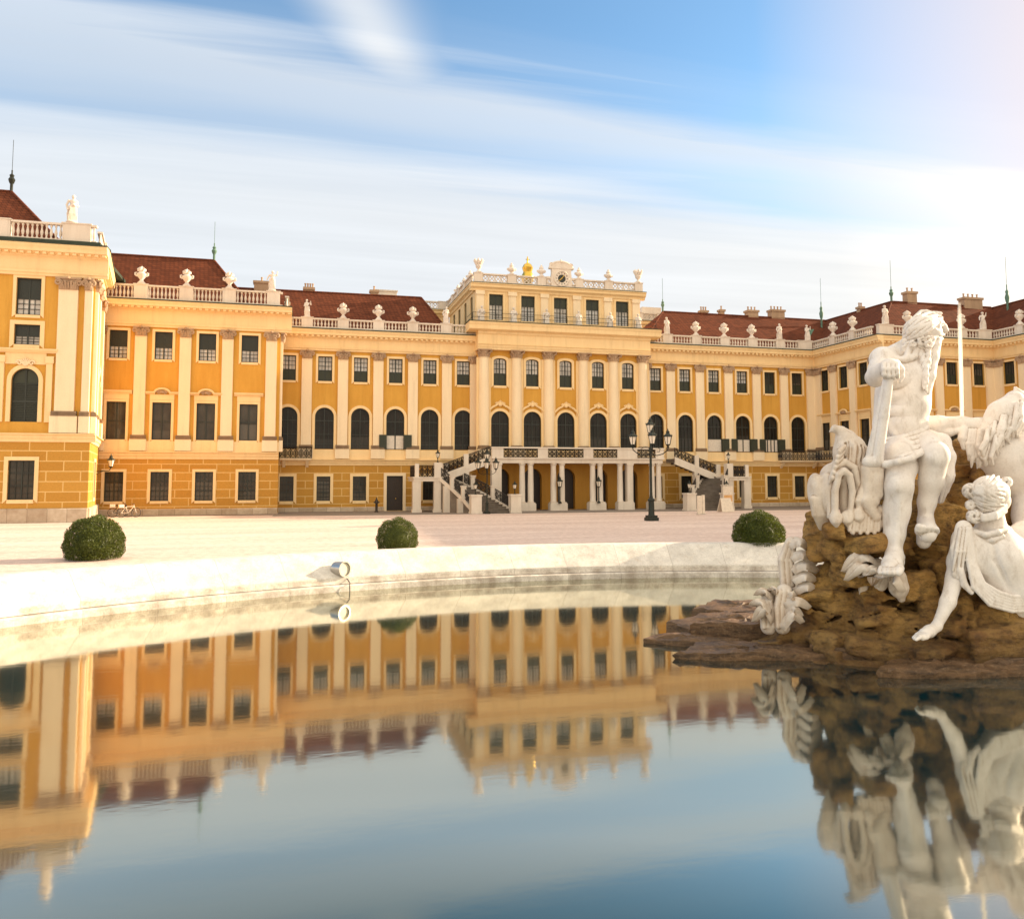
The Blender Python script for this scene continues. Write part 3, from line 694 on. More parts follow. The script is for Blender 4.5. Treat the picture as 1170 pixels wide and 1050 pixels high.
def attic_cornice(F, s0, s1, c0=0, c1=0):
    b = MB(); b.moulding(s0-c0, s1+c1, [(-0.3, 20.12), (0.1, 20.12), (0.16, 20.3), (0.40, 20.45), (0.42, 20.62), (0.52, 20.72), (0.52, 20.78), (-0.3, 20.78)])
    o = b.build('cornice', M['cream'], palace, F); g = MB(); g.box(s0-c0, s1+c1, -0.54, 0.3, 20.783, 20.84); g.build('gutter', M['gutter'], o)
def fret(F, s0, s1, peds, pw=0.8, skip=()):
    """pierced scrollwork parapet"""
    r = MB(); r.box(s0, s1, -0.37, -0.11, 20.842, 20.95); r.box(s0, s1, -0.39, -0.09, 21.58, 21.70); o = r.build('balustrade', M['white'], palace, F)
    cur = s0; sp = []
    for c in peds: p = MB(); p.box(c-pw/2, c+pw/2, -0.42, -0.06, 20.843, 21.66); p.box(c-pw/2-0.05, c+pw/2+0.05, -0.46, -0.02, 21.66, 21.74); p.build('pedestal', M['white'], o); sp.append((cur, c-pw/2)); cur = c+pw/2
    sp.append((cur, s1)); f = MB()
    for a, c in sp:
        n = max(1, round((c-a)/0.62))
        if c-a < 0.3: continue
        st = (c-a)/n
        for i in range(n):
            x = a+(i+0.5)*st
            f.tube([(x+0.27*math.cos(t*math.pi/5), -0.24, 21.265+0.30*math.sin(t*math.pi/5)) for t in range(11)], 0.055, 5)
            f.tube([(x-st*0.5, -0.24, 20.97), (x, -0.24, 21.265), (x+st*0.5, -0.24, 21.56)], 0.045, 5); f.tube([(x-st*0.5, -0.24, 21.56), (x, -0.24, 21.265), (x+st*0.5, -0.24, 20.97)], 0.045, 5)
    f.build('fretwork', M['white'], o)
attic_cornice(F, 16.05, 32.45, 0.51, 0.51); fret(F, 16.0, 32.5, [16.25, 19.45, 22.35, 26.1, 29.1, 32.2])
Fs = fmat(16.05, 86, -90); b = MB()
ops = [(x, 1.1, 17.0, 19.86, 0) for x in (2.6, 5.4, 8.4, 11.2)]
wall_mesh(b, 0, 13, 16.6, 20.2, ops); b.build('wall', M['cream'], palace, Fs)
for o in ops: window(Fs, o[0], 1.1, 17.0, 19.86, 0, 'uppertop', 0)
attic_cornice(Fs, 0, 13); fret(Fs, 0, 12.8, [0.5, 3.5, 6.6, 9.6])
Fs = fmat(32.45, 73, 90); b = MB(); wall_mesh(b, 0, 13, 16.6, 20.2, []); b.build('wall', M['cream'], palace, Fs); attic_cornice(Fs, 0, 13); fret(Fs, 0.2, 13, [3.5, 6.6, 9.6])
F2 = fmat(0, 86, 0)
for a, c, pd in ((9.0, 16.0, [9.4, 12.3, 15.2]), (32.5, 41.0, [35, 38, 40.6])):
    b = MB(); wall_mesh(b, a, c, 16.0, 20.2, []); b.build('wall', M['cream'], palace, F2); attic_cornice(F2, a, c, 0.0, 0.0); fret(F2, a, c, pd)
b = MB(); b.box(16.1, 32.4, 73.2, 86, 20.6, 20.9); b.build('roof', M['gutter'], palace)
b = MB(); b.box(8.0, 10.4, 86.2, 88, 20.5, 22.6); b.box(7.9, 10.5, 86.1, 88, 22.6, 22.75); b.box(38.6, 41, 86.2, 88, 20.5, 22.5); b.build('chimney', M['white'], palace)
# thin iron rail on the ledge before the attic
b = MB(); y = 70.15
for i in range(9): x = 15.2+i*17.6/8; b.tube([(x, y, 16.7), (x, y, 17.5)], 0.022, 5)
for z in (17.1, 17.5): b.tube([(15.2, y, z), (32.8, y, z)], 0.02, 5)
for x in (15.2, 32.8):
    for z in (17.1, 17.5): b.tube([(x, y, z), (x, 72.6, z)], 0.02, 5)
b.build('railing', M['iron'], palace)
# clock gable in the parapet
F = fmat(24.3, 73, 0)
b = MB(); pts = [(-1.0, 20.85), (-1.05, 21.5), (-0.95, 22.2), (-0.98, 22.62), (0.98, 22.62), (0.95, 22.2), (1.05, 21.5), (1.0, 20.85)]
b.add([(p[0], -0.45, p[1]) for p in pts]+[(p[0], -0.05, p[1]) for p in pts], [tuple(range(8)), tuple(range(15, 7, -1))]+[(i, (i+1) % 8, 8+(i+1) % 8, 8+i) for i in range(8)])
prev = None
for i in range(13):
    a = math.pi*i/12; q = (-1.12*math.cos(a), -0.3, 22.65+0.62*math.sin(a)); prev = (prev or [])+[q]
b.tube(prev, 0.13, 6); b.add([(p[0], -0.38, p[2]) for p in prev], [tuple(range(13))]); b.box(-1.2, 1.2, -0.5, 0, 22.56, 22.7)
for s in (-1, 1): scroll(b, (s*1.25, 21.35), 0.42, 1.3, 0.13, -0.28, s); scroll(b, (s*0.95, 22.95), 0.2, 1.1, 0.07, -0.35, s)
b.tube([(0, -0.3, 23.2), (0, -0.3, 23.5)], [0.15, 0.05], 6)
gab = b.build('clock_gable', M['white'], palace, F, 40)
c = MB(); N = 28
c.add([(0.66*math.cos(2*math.pi*i/N), -0.49, 21.62+0.66*math.sin(2*math.pi*i/N)) for i in range(N)], [tuple(range(N))])
c.tube([(0.70*math.cos(2*math.pi*i/N), -0.48, 21.62+0.70*math.sin(2*math.pi*i/N)) for i in range(N+1)], 0.085, 6); cf = c.build('clock_face', M['white'], gab)
c = MB(); c.add([(0.38*math.cos(2*math.pi*i/N), -0.495, 21.62+0.38*math.sin(2*math.pi*i/N)) for i in range(N)], [tuple(range(N))])
for i in range(12): a = i*math.pi/6; c.tube([(0.48*math.cos(a), -0.5, 21.62+0.48*math.sin(a)), (0.6*math.cos(a), -0.5, 21.62+0.6*math.sin(a))], 0.03, 4)
c.build('clock_numerals', M['frame'], gab)
c = MB(); c.tube([(-0.1, -0.53, 21.52), (0.25, -0.53, 21.95)], 0.035, 4); c.tube([(0.05, -0.53, 21.7), (-0.32, -0.53, 21.35)], 0.04, 4); c.build('clock_hands', M['gold'], gab)

# ---- roofs
Z = 15.7
r = roof([(-6, 72.5, Z), (13.8, 72.5, Z), (13.8, 81.5, Z), (-6, 81.5, Z), (-6, 77, 20.0), (11.6, 77, 20.05)],
         [(0, 1, 5, 4), (1, 2, 5), (2, 3, 4, 5)], [((-6, 77, 20.0), (11.6, 77, 20.05)), ((11.6, 77, 20.05), (13.8, 72.5, Z))])
chimney(r, -3.0, 77.2, 19.6, 20.75, 1.3, 0.8, 1); chimney(r, 1.2, 77.5, 19.6, 20.5, 0.9, 0.6, 4); chimney(r, 7.2, 77.5, 19.6, 20.6, 0.7, 0.6, 1)
b = MB(); b.box(13.7, 33.2, 72.3, 86, Z-0.1, Z+0.05); b.build('lead_flat', M['gutter'], palace)
r = roof([(32.4, 72.5, Z), (56.3, 72.5, Z), (60.8, 81.5, Z), (32.4, 81.5, Z), (36.8, 77, 20.0), (56.2, 77, 20.0)],
         [(0, 1, 5, 4), (3, 0, 4), (2, 3, 4, 5)], [((36.8, 77, 20.0), (56.2, 77, 20.0)), ((36.8, 77, 20.0), (32.4, 72.5, Z))])
chimney(r, 43.7, 77.3, 19.6, 20.6, 0.5, 0.5, 1); chimney(r, 47.3, 77.3, 19.5, 20.7, 1.2, 0.8, 3); chimney(r, 50.3, 77.3, 19.5, 20.9, 1.6, 0.8, 4); chimney(r, 41.6, 77.3, 19.7, 20.4, 0.8, 0.5, 3)
finial(r, (36.8, 77, 20.0), 1.3, 2.2)
r = roof([(51.7, 63.1, Z), (51.7, 76, Z), (56.3, 66.8, 19.95), (56.3, 77.4, 20.0), (61, 76, Z), (61, 71.5, Z)],
         [(0, 1, 3, 2), (2, 3, 4, 5)], [((56.3, 66.8, 19.95), (56.3, 77.4, 20.0)), ((51.7, 63.1, Z), (56.3, 66.8, 19.95))])
finial(r, (56.3, 66.8, 19.95), 1.5, 2.6); finial(r, (55.0, 76.0, 18.9), 2.9, 2.6, k=1.5); chimney(r, 56.4, 71.5, 19.6, 20.4, 0.5, 0.5, 2)
r = roof([(51.7, 63.1, Z), (68.4, 63.1, Z), (56.3, 66.8, 19.95), (68.4, 67.0, 20.05), (70, 71.5, Z), (56, 71.5, Z)],
         [(0, 1, 3, 2), (2, 3, 4, 5)], [((56.3, 66.8, 19.95), (68.4, 67.0, 20.05))])
chimney(r, 58.7, 67.1, 19.6, 21.1, 1.1, 0.7, 2); chimney(r, 66.0, 67.1, 19.6, 20.9, 2.2, 0.8, 4)
r = roof([(64.4, 67, Z), (64.4, 33, Z), (68.6, 67.2, 20.0), (68.6, 38, 20.4), (73, 67, Z), (73, 33, Z)],
         [(0, 1, 3, 2), (2, 3, 5, 4), (1, 5, 3)], [((68.6, 67.2, 20.0), (68.6, 38, 20.4))])
finial(r, (67.9, 64.5, 18.9), 2.9, 2.8, k=1.5)
Z2 = 17.0
r = roof([(-16, 69.3, Z2), (-3.6, 69.3, Z2), (-3.6, 77.5, Z2), (-16, 77.5, Z2), (-16, 73.3, 21.45), (-6.8, 73.3, 21.45)],
         [(0, 1, 5, 4), (1, 2, 5), (2, 3, 4, 5)], [((-16, 73.3, 21.45), (-6.8, 73.3, 21.45)), ((-6.8, 73.3, 21.45), (-3.6, 69.3, Z2))])
finial(r, (-6.8, 73.3, 21.45), 1.5, 1.9)
b = MB(); b.box(-4, -1.2, 69, 78, Z2-0.4, Z2-0.1); b.build('lead_flat', M['gutter'], palace)
Z3 = 18.4
r = roof([(-24, 59.9, Z3), (-15.1, 59.9, Z3), (-15.1, 68, Z3), (-24, 68, Z3), (-24, 63.5, 22.95), (-19.45, 63.5, 22.95)],
         [(0, 1, 5, 4), (1, 2, 5), (2, 3, 4, 5)], [((-24, 63.5, 22.95), (-19.45, 63.5, 22.95)), ((-19.45, 63.5, 22.95), (-15.1, 59.9, Z3))])
finial(r, (-19.45, 63.5, 22.95), 1.55, 2.2, 'lampiron')
b = MB(); b.box(-24, -12.9, 59.2, 69, Z3-0.3, Z3-0.06); b.build('lead_flat', M['gutter'], palace)
# gilded orb behind the clock
b = MB(); b.lathe((23.1, 80, 0), [(0.25, 20.8), (0.22, 22.6), (0.45, 22.8), (0.62, 23.2), (0.66, 23.6), (0.45, 24.0), (0.5, 24.2), (0.58, 24.45), (0.4, 24.8), (0.1, 25.0), (0.06, 25.6), (0.0, 25.7)], 14)
b.tube([(22.9, 80, 25.35), (23.3, 80, 25.35)], 0.05, 5); b.build('gilded_orb', M['gold'], palace, smooth=40)

# ---- balconies
def balcony(F, s0, s1, z, pj):
    b = MB(); b.moulding(s0, s1, [(0, z-0.18), (pj-0.1, z-0.18), (pj, z-0.06), (pj, z), (0, z)])
    for x in (s0+0.35, s1-0.35): b.add([(x-0.12, 0, z-0.2), (x+0.12, 0, z-0.2), (x+0.12, -pj*0.8, z-0.2), (x-0.12, -pj*0.8, z-0.2), (x-0.12, 0, z-0.75), (x+0.12, 0, z-0.75)], [(0, 1, 2, 3), (3, 2, 5, 4), (0, 3, 4), (1, 5, 2)])
    o = b.build('balcony', M['pil'], palace, F); rl = MB(); iron_panel(rl, (s0, -pj+0.06, z), (s1, -pj+0.06, z), 0.98); iron_panel(rl, (s0, -0.05, z), (s0, -pj+0.06, z), 0.98); iron_panel(rl, (s1, -0.05, z), (s1, -pj+0.06, z), 0.98)
    rl.build('railing', M['iron'], o)
def iron_panel(mb, p, q, h, r=0.022):
    """wrought iron scroll panel between two foot points (may slope)"""
    p, q = Vector(p), Vector(q); d = q-p; L = d.length; up = Vector((0, 0, 1))
    for t in (0.04, 0.5, 0.97): mb.tube([p+up*h*t, q+up*h*t] if t != 0.5 else [p+up*h*0.86, q+up*h*0.86], r*1.3 if t > 0.9 else r, 4)
    n = max(1, round(L/0.42))
    for i in range(n+1): a = p+d*(i/n); mb.tube([a, a+up*h*0.97], r, 4)
    for i in range(n):
        c = p+d*((i+0.5)/n)+up*h*0.44; e = d.normalized()*(L/n*0.5)
        mb.tube([c+e*0.9*math.cos(t*math.pi/4)+up*h*0.36*math.sin(t*math.pi/4) for t in range(9)], r, 4)
        mb.tube([c+e*0.5*math.cos(t*math.pi/3)+up*h*0.18*math.sin(t*math.pi/3) for t in range(7)], r*1.2, 4)
        mb.tube([c-e-up*h*0.38, c, c+e+up*h*0.38], r, 4); mb.tube([c-e+up*h*0.38, c, c+e-up*h*0.38], r, 4)
balcony(FMAIN, -1.05, 1.55, 4.52, 0.8); balcony(FMAIN, 46.6, 51.0, 4.52, 0.8)
balcony(fmat(51.1, 72, -90), 0.9, 5.6, 4.52, 0.8)

# solid dark boxes added behind the windows to stop daylight crossing the hollow building
M['dark'] = mat('light_blocker_dark', flat((0.02, 0.017, 0.014), 0.9))
for x0, x1, y0, y1, z1 in ((-3.1, 16.0, 72.5, 81, 15.5), (16.1, 32.0, 72.2, 85.5, 16.5), (32.1, 51.0, 72.5, 81, 15.5), (51.7, 61, 63.2, 81, 15.5), (61.1, 73, 63.2, 71, 15.5),
                       (64.5, 73, 34, 63.1, 15.5), (-16, -1.7, 69.3, 77, 16.4), (-24, -14.6, 59.7, 68.9, 17.9), (16.7, 31.8, 73.7, 85.5, 20.4)):
    b = MB(); b.box(x0, x1, y0, y1, 0.05, z1); b.build('light_blocker', M['dark'], palace)
# ------------------------------------------------------------------ ground, pool, staircase, lamps
PC = (8.61, 3.186); PR = 24.88; WZ = -0.832
def gravel(t, bs):
    p = pos(t)
    a = t.noise(t.mapping(p, rot=(0, 0, R(8)), scale=(0.06, 0.42, 1)), 1.0, 7, 0.65); b = t.noise(p, 3.0, 8, 0.75); c = t.noise(p, 26.0, 3, 0.7)
    col = t.mix(t.ramp(a, [(0.32, g3(0)), (0.68, g3(1))]), (0.64, 0.475, 0.40), (0.80, 0.645, 0.565))
    col = t.mix(0.5, col, t.ramp(b, [(0.34, (0.50, 0.42, 0.38)), (0.58, g3(1.08))]), 'MULTIPLY')
    col = t.mix(0.30, col, t.ramp(c, [(0.32, g3(0.35)), (0.6, g3(1.05))]), 'MULTIPLY')
    t.set(bs.inputs['Base Color'], col); bs.inputs['Roughness'].default_value = 0.95; bump(t, bs, t.m('ADD', b, c), 0.5, 0.04)
M['gravel'] = mat('pink_gravel', gravel)
M['asphalt'] = mat('grey_asphalt', plaster((0.20, 0.165, 0.14), (0.28, 0.23, 0.19), 0.95))
b = MB(); N = 160
for i in range(N):
    a0, a1 = 2*math.pi*i/N, 2*math.pi*(i+1)/N
    for r0, r1 in ((PR+1.5, PR+6), (PR+6, 60), (60, 140), (140, 900)):
        q = lambda r, a: (PC[0]+r*math.cos(a), PC[1]+r*math.sin(a), 0)
        b.quad(q(r0, a0), q(r1, a0), q(r1, a1), q(r0, a1))
tag(b.build('courtyard_ground', M['gravel']), kind='structure')
b = MB(); b.add([(-1.4, 68.0, 0.004), (-1.4, 64.6, 0.004), (10, 63.6, 0.004), (40, 63.6, 0.004), (50.8, 62.3, 0.004), (50.8, 71.9, 0.004), (-1.0, 71.9, 0.004)], [(0, 1, 2, 3, 4, 5, 6)])
b.add([(-14, 68.6, 0.004), (-13.6, 66.8, 0.004), (-1.404, 66.4, 0.004), (-1.404, 68.6, 0.004)], [(0, 1, 2, 3)])
tag(b.build('pavement', M['asphalt']), kind='structure')

def coping(t, bs):
    o = objc(t); s = t.n('ShaderNodeSeparateXYZ', {0: o})
    ang = t.m('ARCTAN2', s.outputs[1], s.outputs[0]); f = t.m('FRACT', t.m('MULTIPLY', ang, 80/(2*math.pi)))
    j = t.m('LESS_THAN', t.m('ABSOLUTE', t.m('SUBTRACT', f, 0.5)), 0.0034)
    blk = t.n('ShaderNodeTexWhiteNoise', {1: t.m('FLOOR', t.m('MULTIPLY_ADD', ang, 80/(2*math.pi), 0.5))}, noise_dimensions='1D').outputs[0]
    n = t.noise(o, 1.6, 8, 0.68); n2 = t.noise(t.mapping(o, scale=(1, 1, 0.3)), 4.5, 7, 0.7); n3 = t.noise(o, 22, 4, 0.7)
    c = t.mix(t.ramp(n, [(0.38, g3(0)), (0.66, g3(1))]), (0.80, 0.74, 0.66), (0.56, 0.51, 0.45))
    c = t.mix(t.ramp(n2, [(0.54, g3(0)), (0.76, g3(0.6))]), c, (0.46, 0.33, 0.22))
    c = t.mix(t.m('MULTIPLY', blk, 0.22), c, (0.42, 0.39, 0.36))
    low = t.ramp(t.m('ADD', s.outputs[2], t.m('MULTIPLY', n2, 0.25)), [(0.0, g3(1)), (0.0001, g3(0))])
    c = t.mix(t.m('MULTIPLY', t.m('LESS_THAN', t.m('ADD', s.outputs[2], t.m('MULTIPLY', n2, 0.3)), -0.30), t.ramp(n, [(0.40, g3(0.05)), (0.66, g3(0.6))])), c, (0.27, 0.20, 0.145))
    c = t.mix(0.35, c, t.ramp(n3, [(0.3, g3(0.4)), (0.6, g3(1.0))]), 'MULTIPLY')
    c = t.mix(t.m('MULTIPLY', j, 0.6), c, (0.20, 0.15, 0.11))
    t.set(bs.inputs['Base Color'], c); bs.inputs['Roughness'].default_value = 0.8; bump(t, bs, t.m('ADD', n2, n3), 0.35, 0.03)
M['coping'] = mat('weathered_pool_stone', coping)
def revolve(mb, prof, n=240):
    mb.lathe((0, 0, 0), prof, n, caps=False)
pool = thing('pool_wall', 'curved pale stone wall with broad sloping coping round the pool', 'wall', (PC[0], PC[1], 0))
b = MB(); revolve(b, [(PR+0.16, -0.604), (PR+0.17, -0.40), (PR+0.20, -0.365), (PR+0.45, -0.20), (PR+0.75, 0.05), (PR+1.00, 0.27), (PR+1.12, 0.325), (PR+1.45, 0.335), (PR+1.62, 0.28), (PR+1.66, -0.1)])
b.build('coping', M['coping'], pool, smooth=30)
b = MB(); revolve(b, [(PR-0.02, -1.6), (PR, -0.66), (PR+0.03, -0.63), (PR+0.30, -0.62)])
b.build('base_course', M['coping'], pool, smooth=30)
def wat(t, bs):
    tr = t.t; out = [n for n in tr.nodes if n.type == 'OUTPUT_MATERIAL'][0]; tr.nodes.remove(bs)
    p = pos(t)
    h = t.noise(t.mapping(p, scale=(0.5, 0.9, 1)), 1.4, 3, 0.5); h2 = t.noise(t.mapping(p, scale=(1.0, 2.2, 1)), 3.0, 3, 0.5)
    bm_ = t.n('ShaderNodeBump', {'Height': t.m('ADD', h, t.m('MULTIPLY', h2, 0.35)), 'Strength': 0.035, 'Distance': 0.03})
    gl = t.n('ShaderNodeBsdfGlossy', {'Color': (0.90, 0.88, 0.76), 'Roughness': 0.055, 'Normal': bm_.outputs[0]})
    df = t.n('ShaderNodeBsdfDiffuse', {'Color': (0.002, 0.020, 0.028)})
    fr = t.ramp(t.n('ShaderNodeLayerWeight', {0: 0.5}).outputs['Facing'], [(0.44, g3(0.10)), (0.515, g3(0.17)), (0.565, g3(0.36)), (0.615, g3(0.56)), (0.70, g3(0.60)), (0.80, g3(0.64)), (0.90, g3(0.86))])
    t.set(out.inputs[0], t.n('ShaderNodeMixShader', {0: fr, 1: df.outputs[0], 2: gl.outputs[0]}).outputs[0])
M['water'] = mat('still_pool_water', wat)
b = MB(); b.add([(PC[0]+(PR+0.1)*math.cos(2*math.pi*i/160), PC[1]+(PR+0.1)*math.sin(2*math.pi*i/160), WZ) for i in range(160)], [tuple(range(160))])
tag(b.build('pool_water', M['water']), kind='structure')

# ---- floodlight on the coping, with its cable
M['steel'] = mat('brushed_steel', flat((0.55, 0.52, 0.48), 0.3, 0.9)); M['dish'] = mat('pale_reflector_glass', flat((0.60, 0.56, 0.42), 0.35))
fl = thing('floodlight', 'round steel floodlight fixed on the pool coping', 'floodlight', (1.58, 27.35, -0.36))
ax = Matrix.Translation((0, 0, 0.08)) @ Matrix.Rotation(R(-62), 4, 'Z') @ Matrix.Rotation(R(90), 4, 'X')
b = MB(); b.lathe((0, 0, 0), [(0.02, -0.28), (0.20, -0.28), (0.235, -0.24), (0.24, 0.16), (0.255, 0.165), (0.255, 0.20), (0.215, 0.20), (0.205, 0.1)], 28)
ax = T(0, 0, 0.22) @ Matrix.Rotation(R(38), 4, 'Z') @ Matrix.Rotation(R(88), 4, 'X')
hs = b.build('housing', M['steel'], fl, ax, 35)
b = MB(); b.lathe((0, 0, 0), [(0.0, 0.09), (0.09, 0.095), (0.19, 0.12), (0.21, 0.14)], 24); b.build('lens', M['dish'], fl, ax, 40)
b = MB(); b.box(-0.1, 0.1, -0.06, 0.06, -0.12, 0.02); b.tube([(0, 0, -0.1), (0, 0, 0.06)], 0.05, 8); b.build('bracket', M['basestone'], fl)
b = MB(); b.tube([(0.1, 0, -0.02), (0.2, -0.08, -0.1), (0.28, -0.16, -0.22), (0.25, -0.30, -0.26), (0.26, -0.33, -0.45), (0.28, -0.36, -0.62)], 0.014, 6); b.build('cable', M['iron'], fl)

# ---- clipped bushes
def leaf_mat(t, bs):
    oi = t.n('ShaderNodeNewGeometry'); n = t.noise(pos(t), 5.0, 4, 0.6)
    rnd = oi.outputs['Random Per Island']
    c = t.mix(t.ramp(t.m('ADD', t.m('MULTIPLY', n, 0.6), t.m('MULTIPLY', rnd, 0.4)), [(0.25, g3(0)), (0.75, g3(1))]), (0.015, 0.032, 0.004), (0.135, 0.155, 0.015))
    t.set(bs.inputs['Base Color'], c); bs.inputs['Roughness'].default_value = 0.5
    tr = t.n('ShaderNodeBsdfTranslucent', {0: (0.13, 0.15, 0.02)})
    out = [n for n in t.t.nodes if n.type == 'OUTPUT_MATERIAL'][0]; t.set(out.inputs[0], t.n('ShaderNodeMixShader', {0: 0.25, 1: bs.outputs[0], 2: tr.outputs[0]}).outputs[0])
M['leaf'] = mat('box_hedge_leaves', leaf_mat); M['bark'] = mat('brown_bark', flat((0.10, 0.06, 0.035), 0.9))
def bush(x, y, cz, r, label, n=34000, spiky=0.0, seed=1):
    g = np.random.default_rng(seed); t = thing('clipped_bush', label, 'bush', (x, y, 0), 0, 'clipped round bushes beyond the pool wall')
    b = MB(); d = g.normal(size=(n, 3)); d /= np.linalg.norm(d, axis=1)[:, None]
    lump = 0.035*np.sin(d[:, 0]*9+1)+0.03*np.sin(d[:, 1]*11+d[:, 2]*7)+0.03*np.sin(d[:, 2]*13+d[:, 0]*5)
    rr = r*(1+lump*0.8)*(1-np.abs(g.normal(size=n))*0.13)
    P = d*rr[:, None]; P[:, 2] += cz
    for i in range(n):
        if P[i, 2] < 0.04: continue
        c = Vector(P[i]); nn = Vector(d[i])
        tdir = (nn*(0.6+spiky*1.5)+Vector(g.normal(size=3))*0.7).normalized(); sd = tdir.cross(Vector(g.normal(size=3))).normalized()
        L = r*(0.050+spiky*0.05)*(0.7+0.6*g.random()); W = L*(0.5-spiky*0.3)
        b.add([c-tdir*L*0.4, c+sd*W*0.5+tdir*L*0.1, c+tdir*L*0.7, c-sd*W*0.5+tdir*L*0.1], [(0, 1, 2, 3)])
    b.build('foliage', M['leaf'], t)
    k = MB()
    ico = [(0.66*r, math.pi*(j/10-0.5)) for j in range(11)]
    k.lathe((0, 0, cz), [(max(0.001, q*math.cos(a)), max(q*math.sin(a), -cz+0.03)) for q, a in ico], 20); k.build('inner_foliage', M['leaf'], t)
    s = MB(); s.tube([(0, 0, -0.05), (0, 0, 0.4)], [0.09, 0.07], 7); s.build('stem', M['bark'], t)
bush(-6.62, 31.55, 0.50, 1.0, 'large round clipped bush in front of the left palace wing', seed=3)
bush(3.87, 31.3, 0.50, 0.80, 'smallest round clipped bush, behind the pool wall right of the floodlight', n=26000, seed=5)
bush(17.45, 28.4, 0.52, 0.98, 'round clipped bush beside the fountain statues', n=24000, spiky=0.35, seed=9)

# ---- double staircase with its arcaded terrace
stair = thing('staircase', 'white double staircase with arcaded terrace and iron railings before the palace centre', 'staircase')
TV, DZ, CU = 68.3, 4.58, 24.45
W_ = M['white']
b = MB(); b.box(16.6, 32.4, TV, 71.0, DZ-0.46, DZ); b.moulding(16.5, 32.5, [(0, 0), (0, 0)]) if False else None
b.box(16.45, 32.55, TV-0.12, TV+0.3, DZ-0.10, DZ+0.02); b.build('terrace_deck', W_, stair)
pairs = [19.25, 20.02, 22.1, 22.88, 25.75, 26.45, 28.35, 29.2, 31.45, 32.1]
colm = MB(); colm.lathe((0, 0, 0), [(0.27, 0.72), (0.30, 0.76), (0.255, 0.85), (0.26, 2.0), (0.225, 3.9), (0.27, 3.95), (0.30, 4.02), (0.30, 4.12)], 18); colm = colm.mesh('column', W_, 35)
for x in pairs: put('column', colm, stair, T(x, TV+0.32, 0))
for a in (16.9, 19.63, 22.5, 26.1, 28.8, 31.8):
    b = MB(); b.box(a-0.78, a+0.78, TV-0.06, TV+0.72, 0, 0.62); b.box(a-0.72, a+0.72, TV-0.02, TV+0.68, 0.62, 0.72); b.build('plinth', W_, stair)
for x0, x1 in ((16.5, 17.35), (28.95, 29.5)): b = MB(); b.box(x0, x1, TV+0.02, TV+0.62, 0.72, DZ-0.46); b.box(x0-0.05, x1+0.05, TV-0.03, TV+0.67, DZ-0.62, DZ-0.463); b.build('pier', W_, stair)
tops = [(16.5, 17.5), (20.6, 21.5), (24.8, 25.7), (28.0, 29.9), (31.7, 32.5)]
b = MB()
for x0, x1 in tops: b.box(x0, x1, TV-0.05, TV+0.22, DZ+0.021, DZ+0.80)
b.box(16.45, 32.55, TV-0.1, TV+0.27, DZ+0.803, DZ+0.93); rl = b.build('parapet', W_, stair)
b = MB()
for (a, c), (e, f) in zip(tops, tops[1:]):
    iron_panel(b, (c, TV+0.08, DZ+0.02), (e, TV+0.08, DZ+0.02), 0.76, 0.03)
b.build('railing', M['iron'], rl)
def bez(p0, p1, p2, t): return p0*(1-t)**2+p1*2*t*(1-t)+p2*t*t
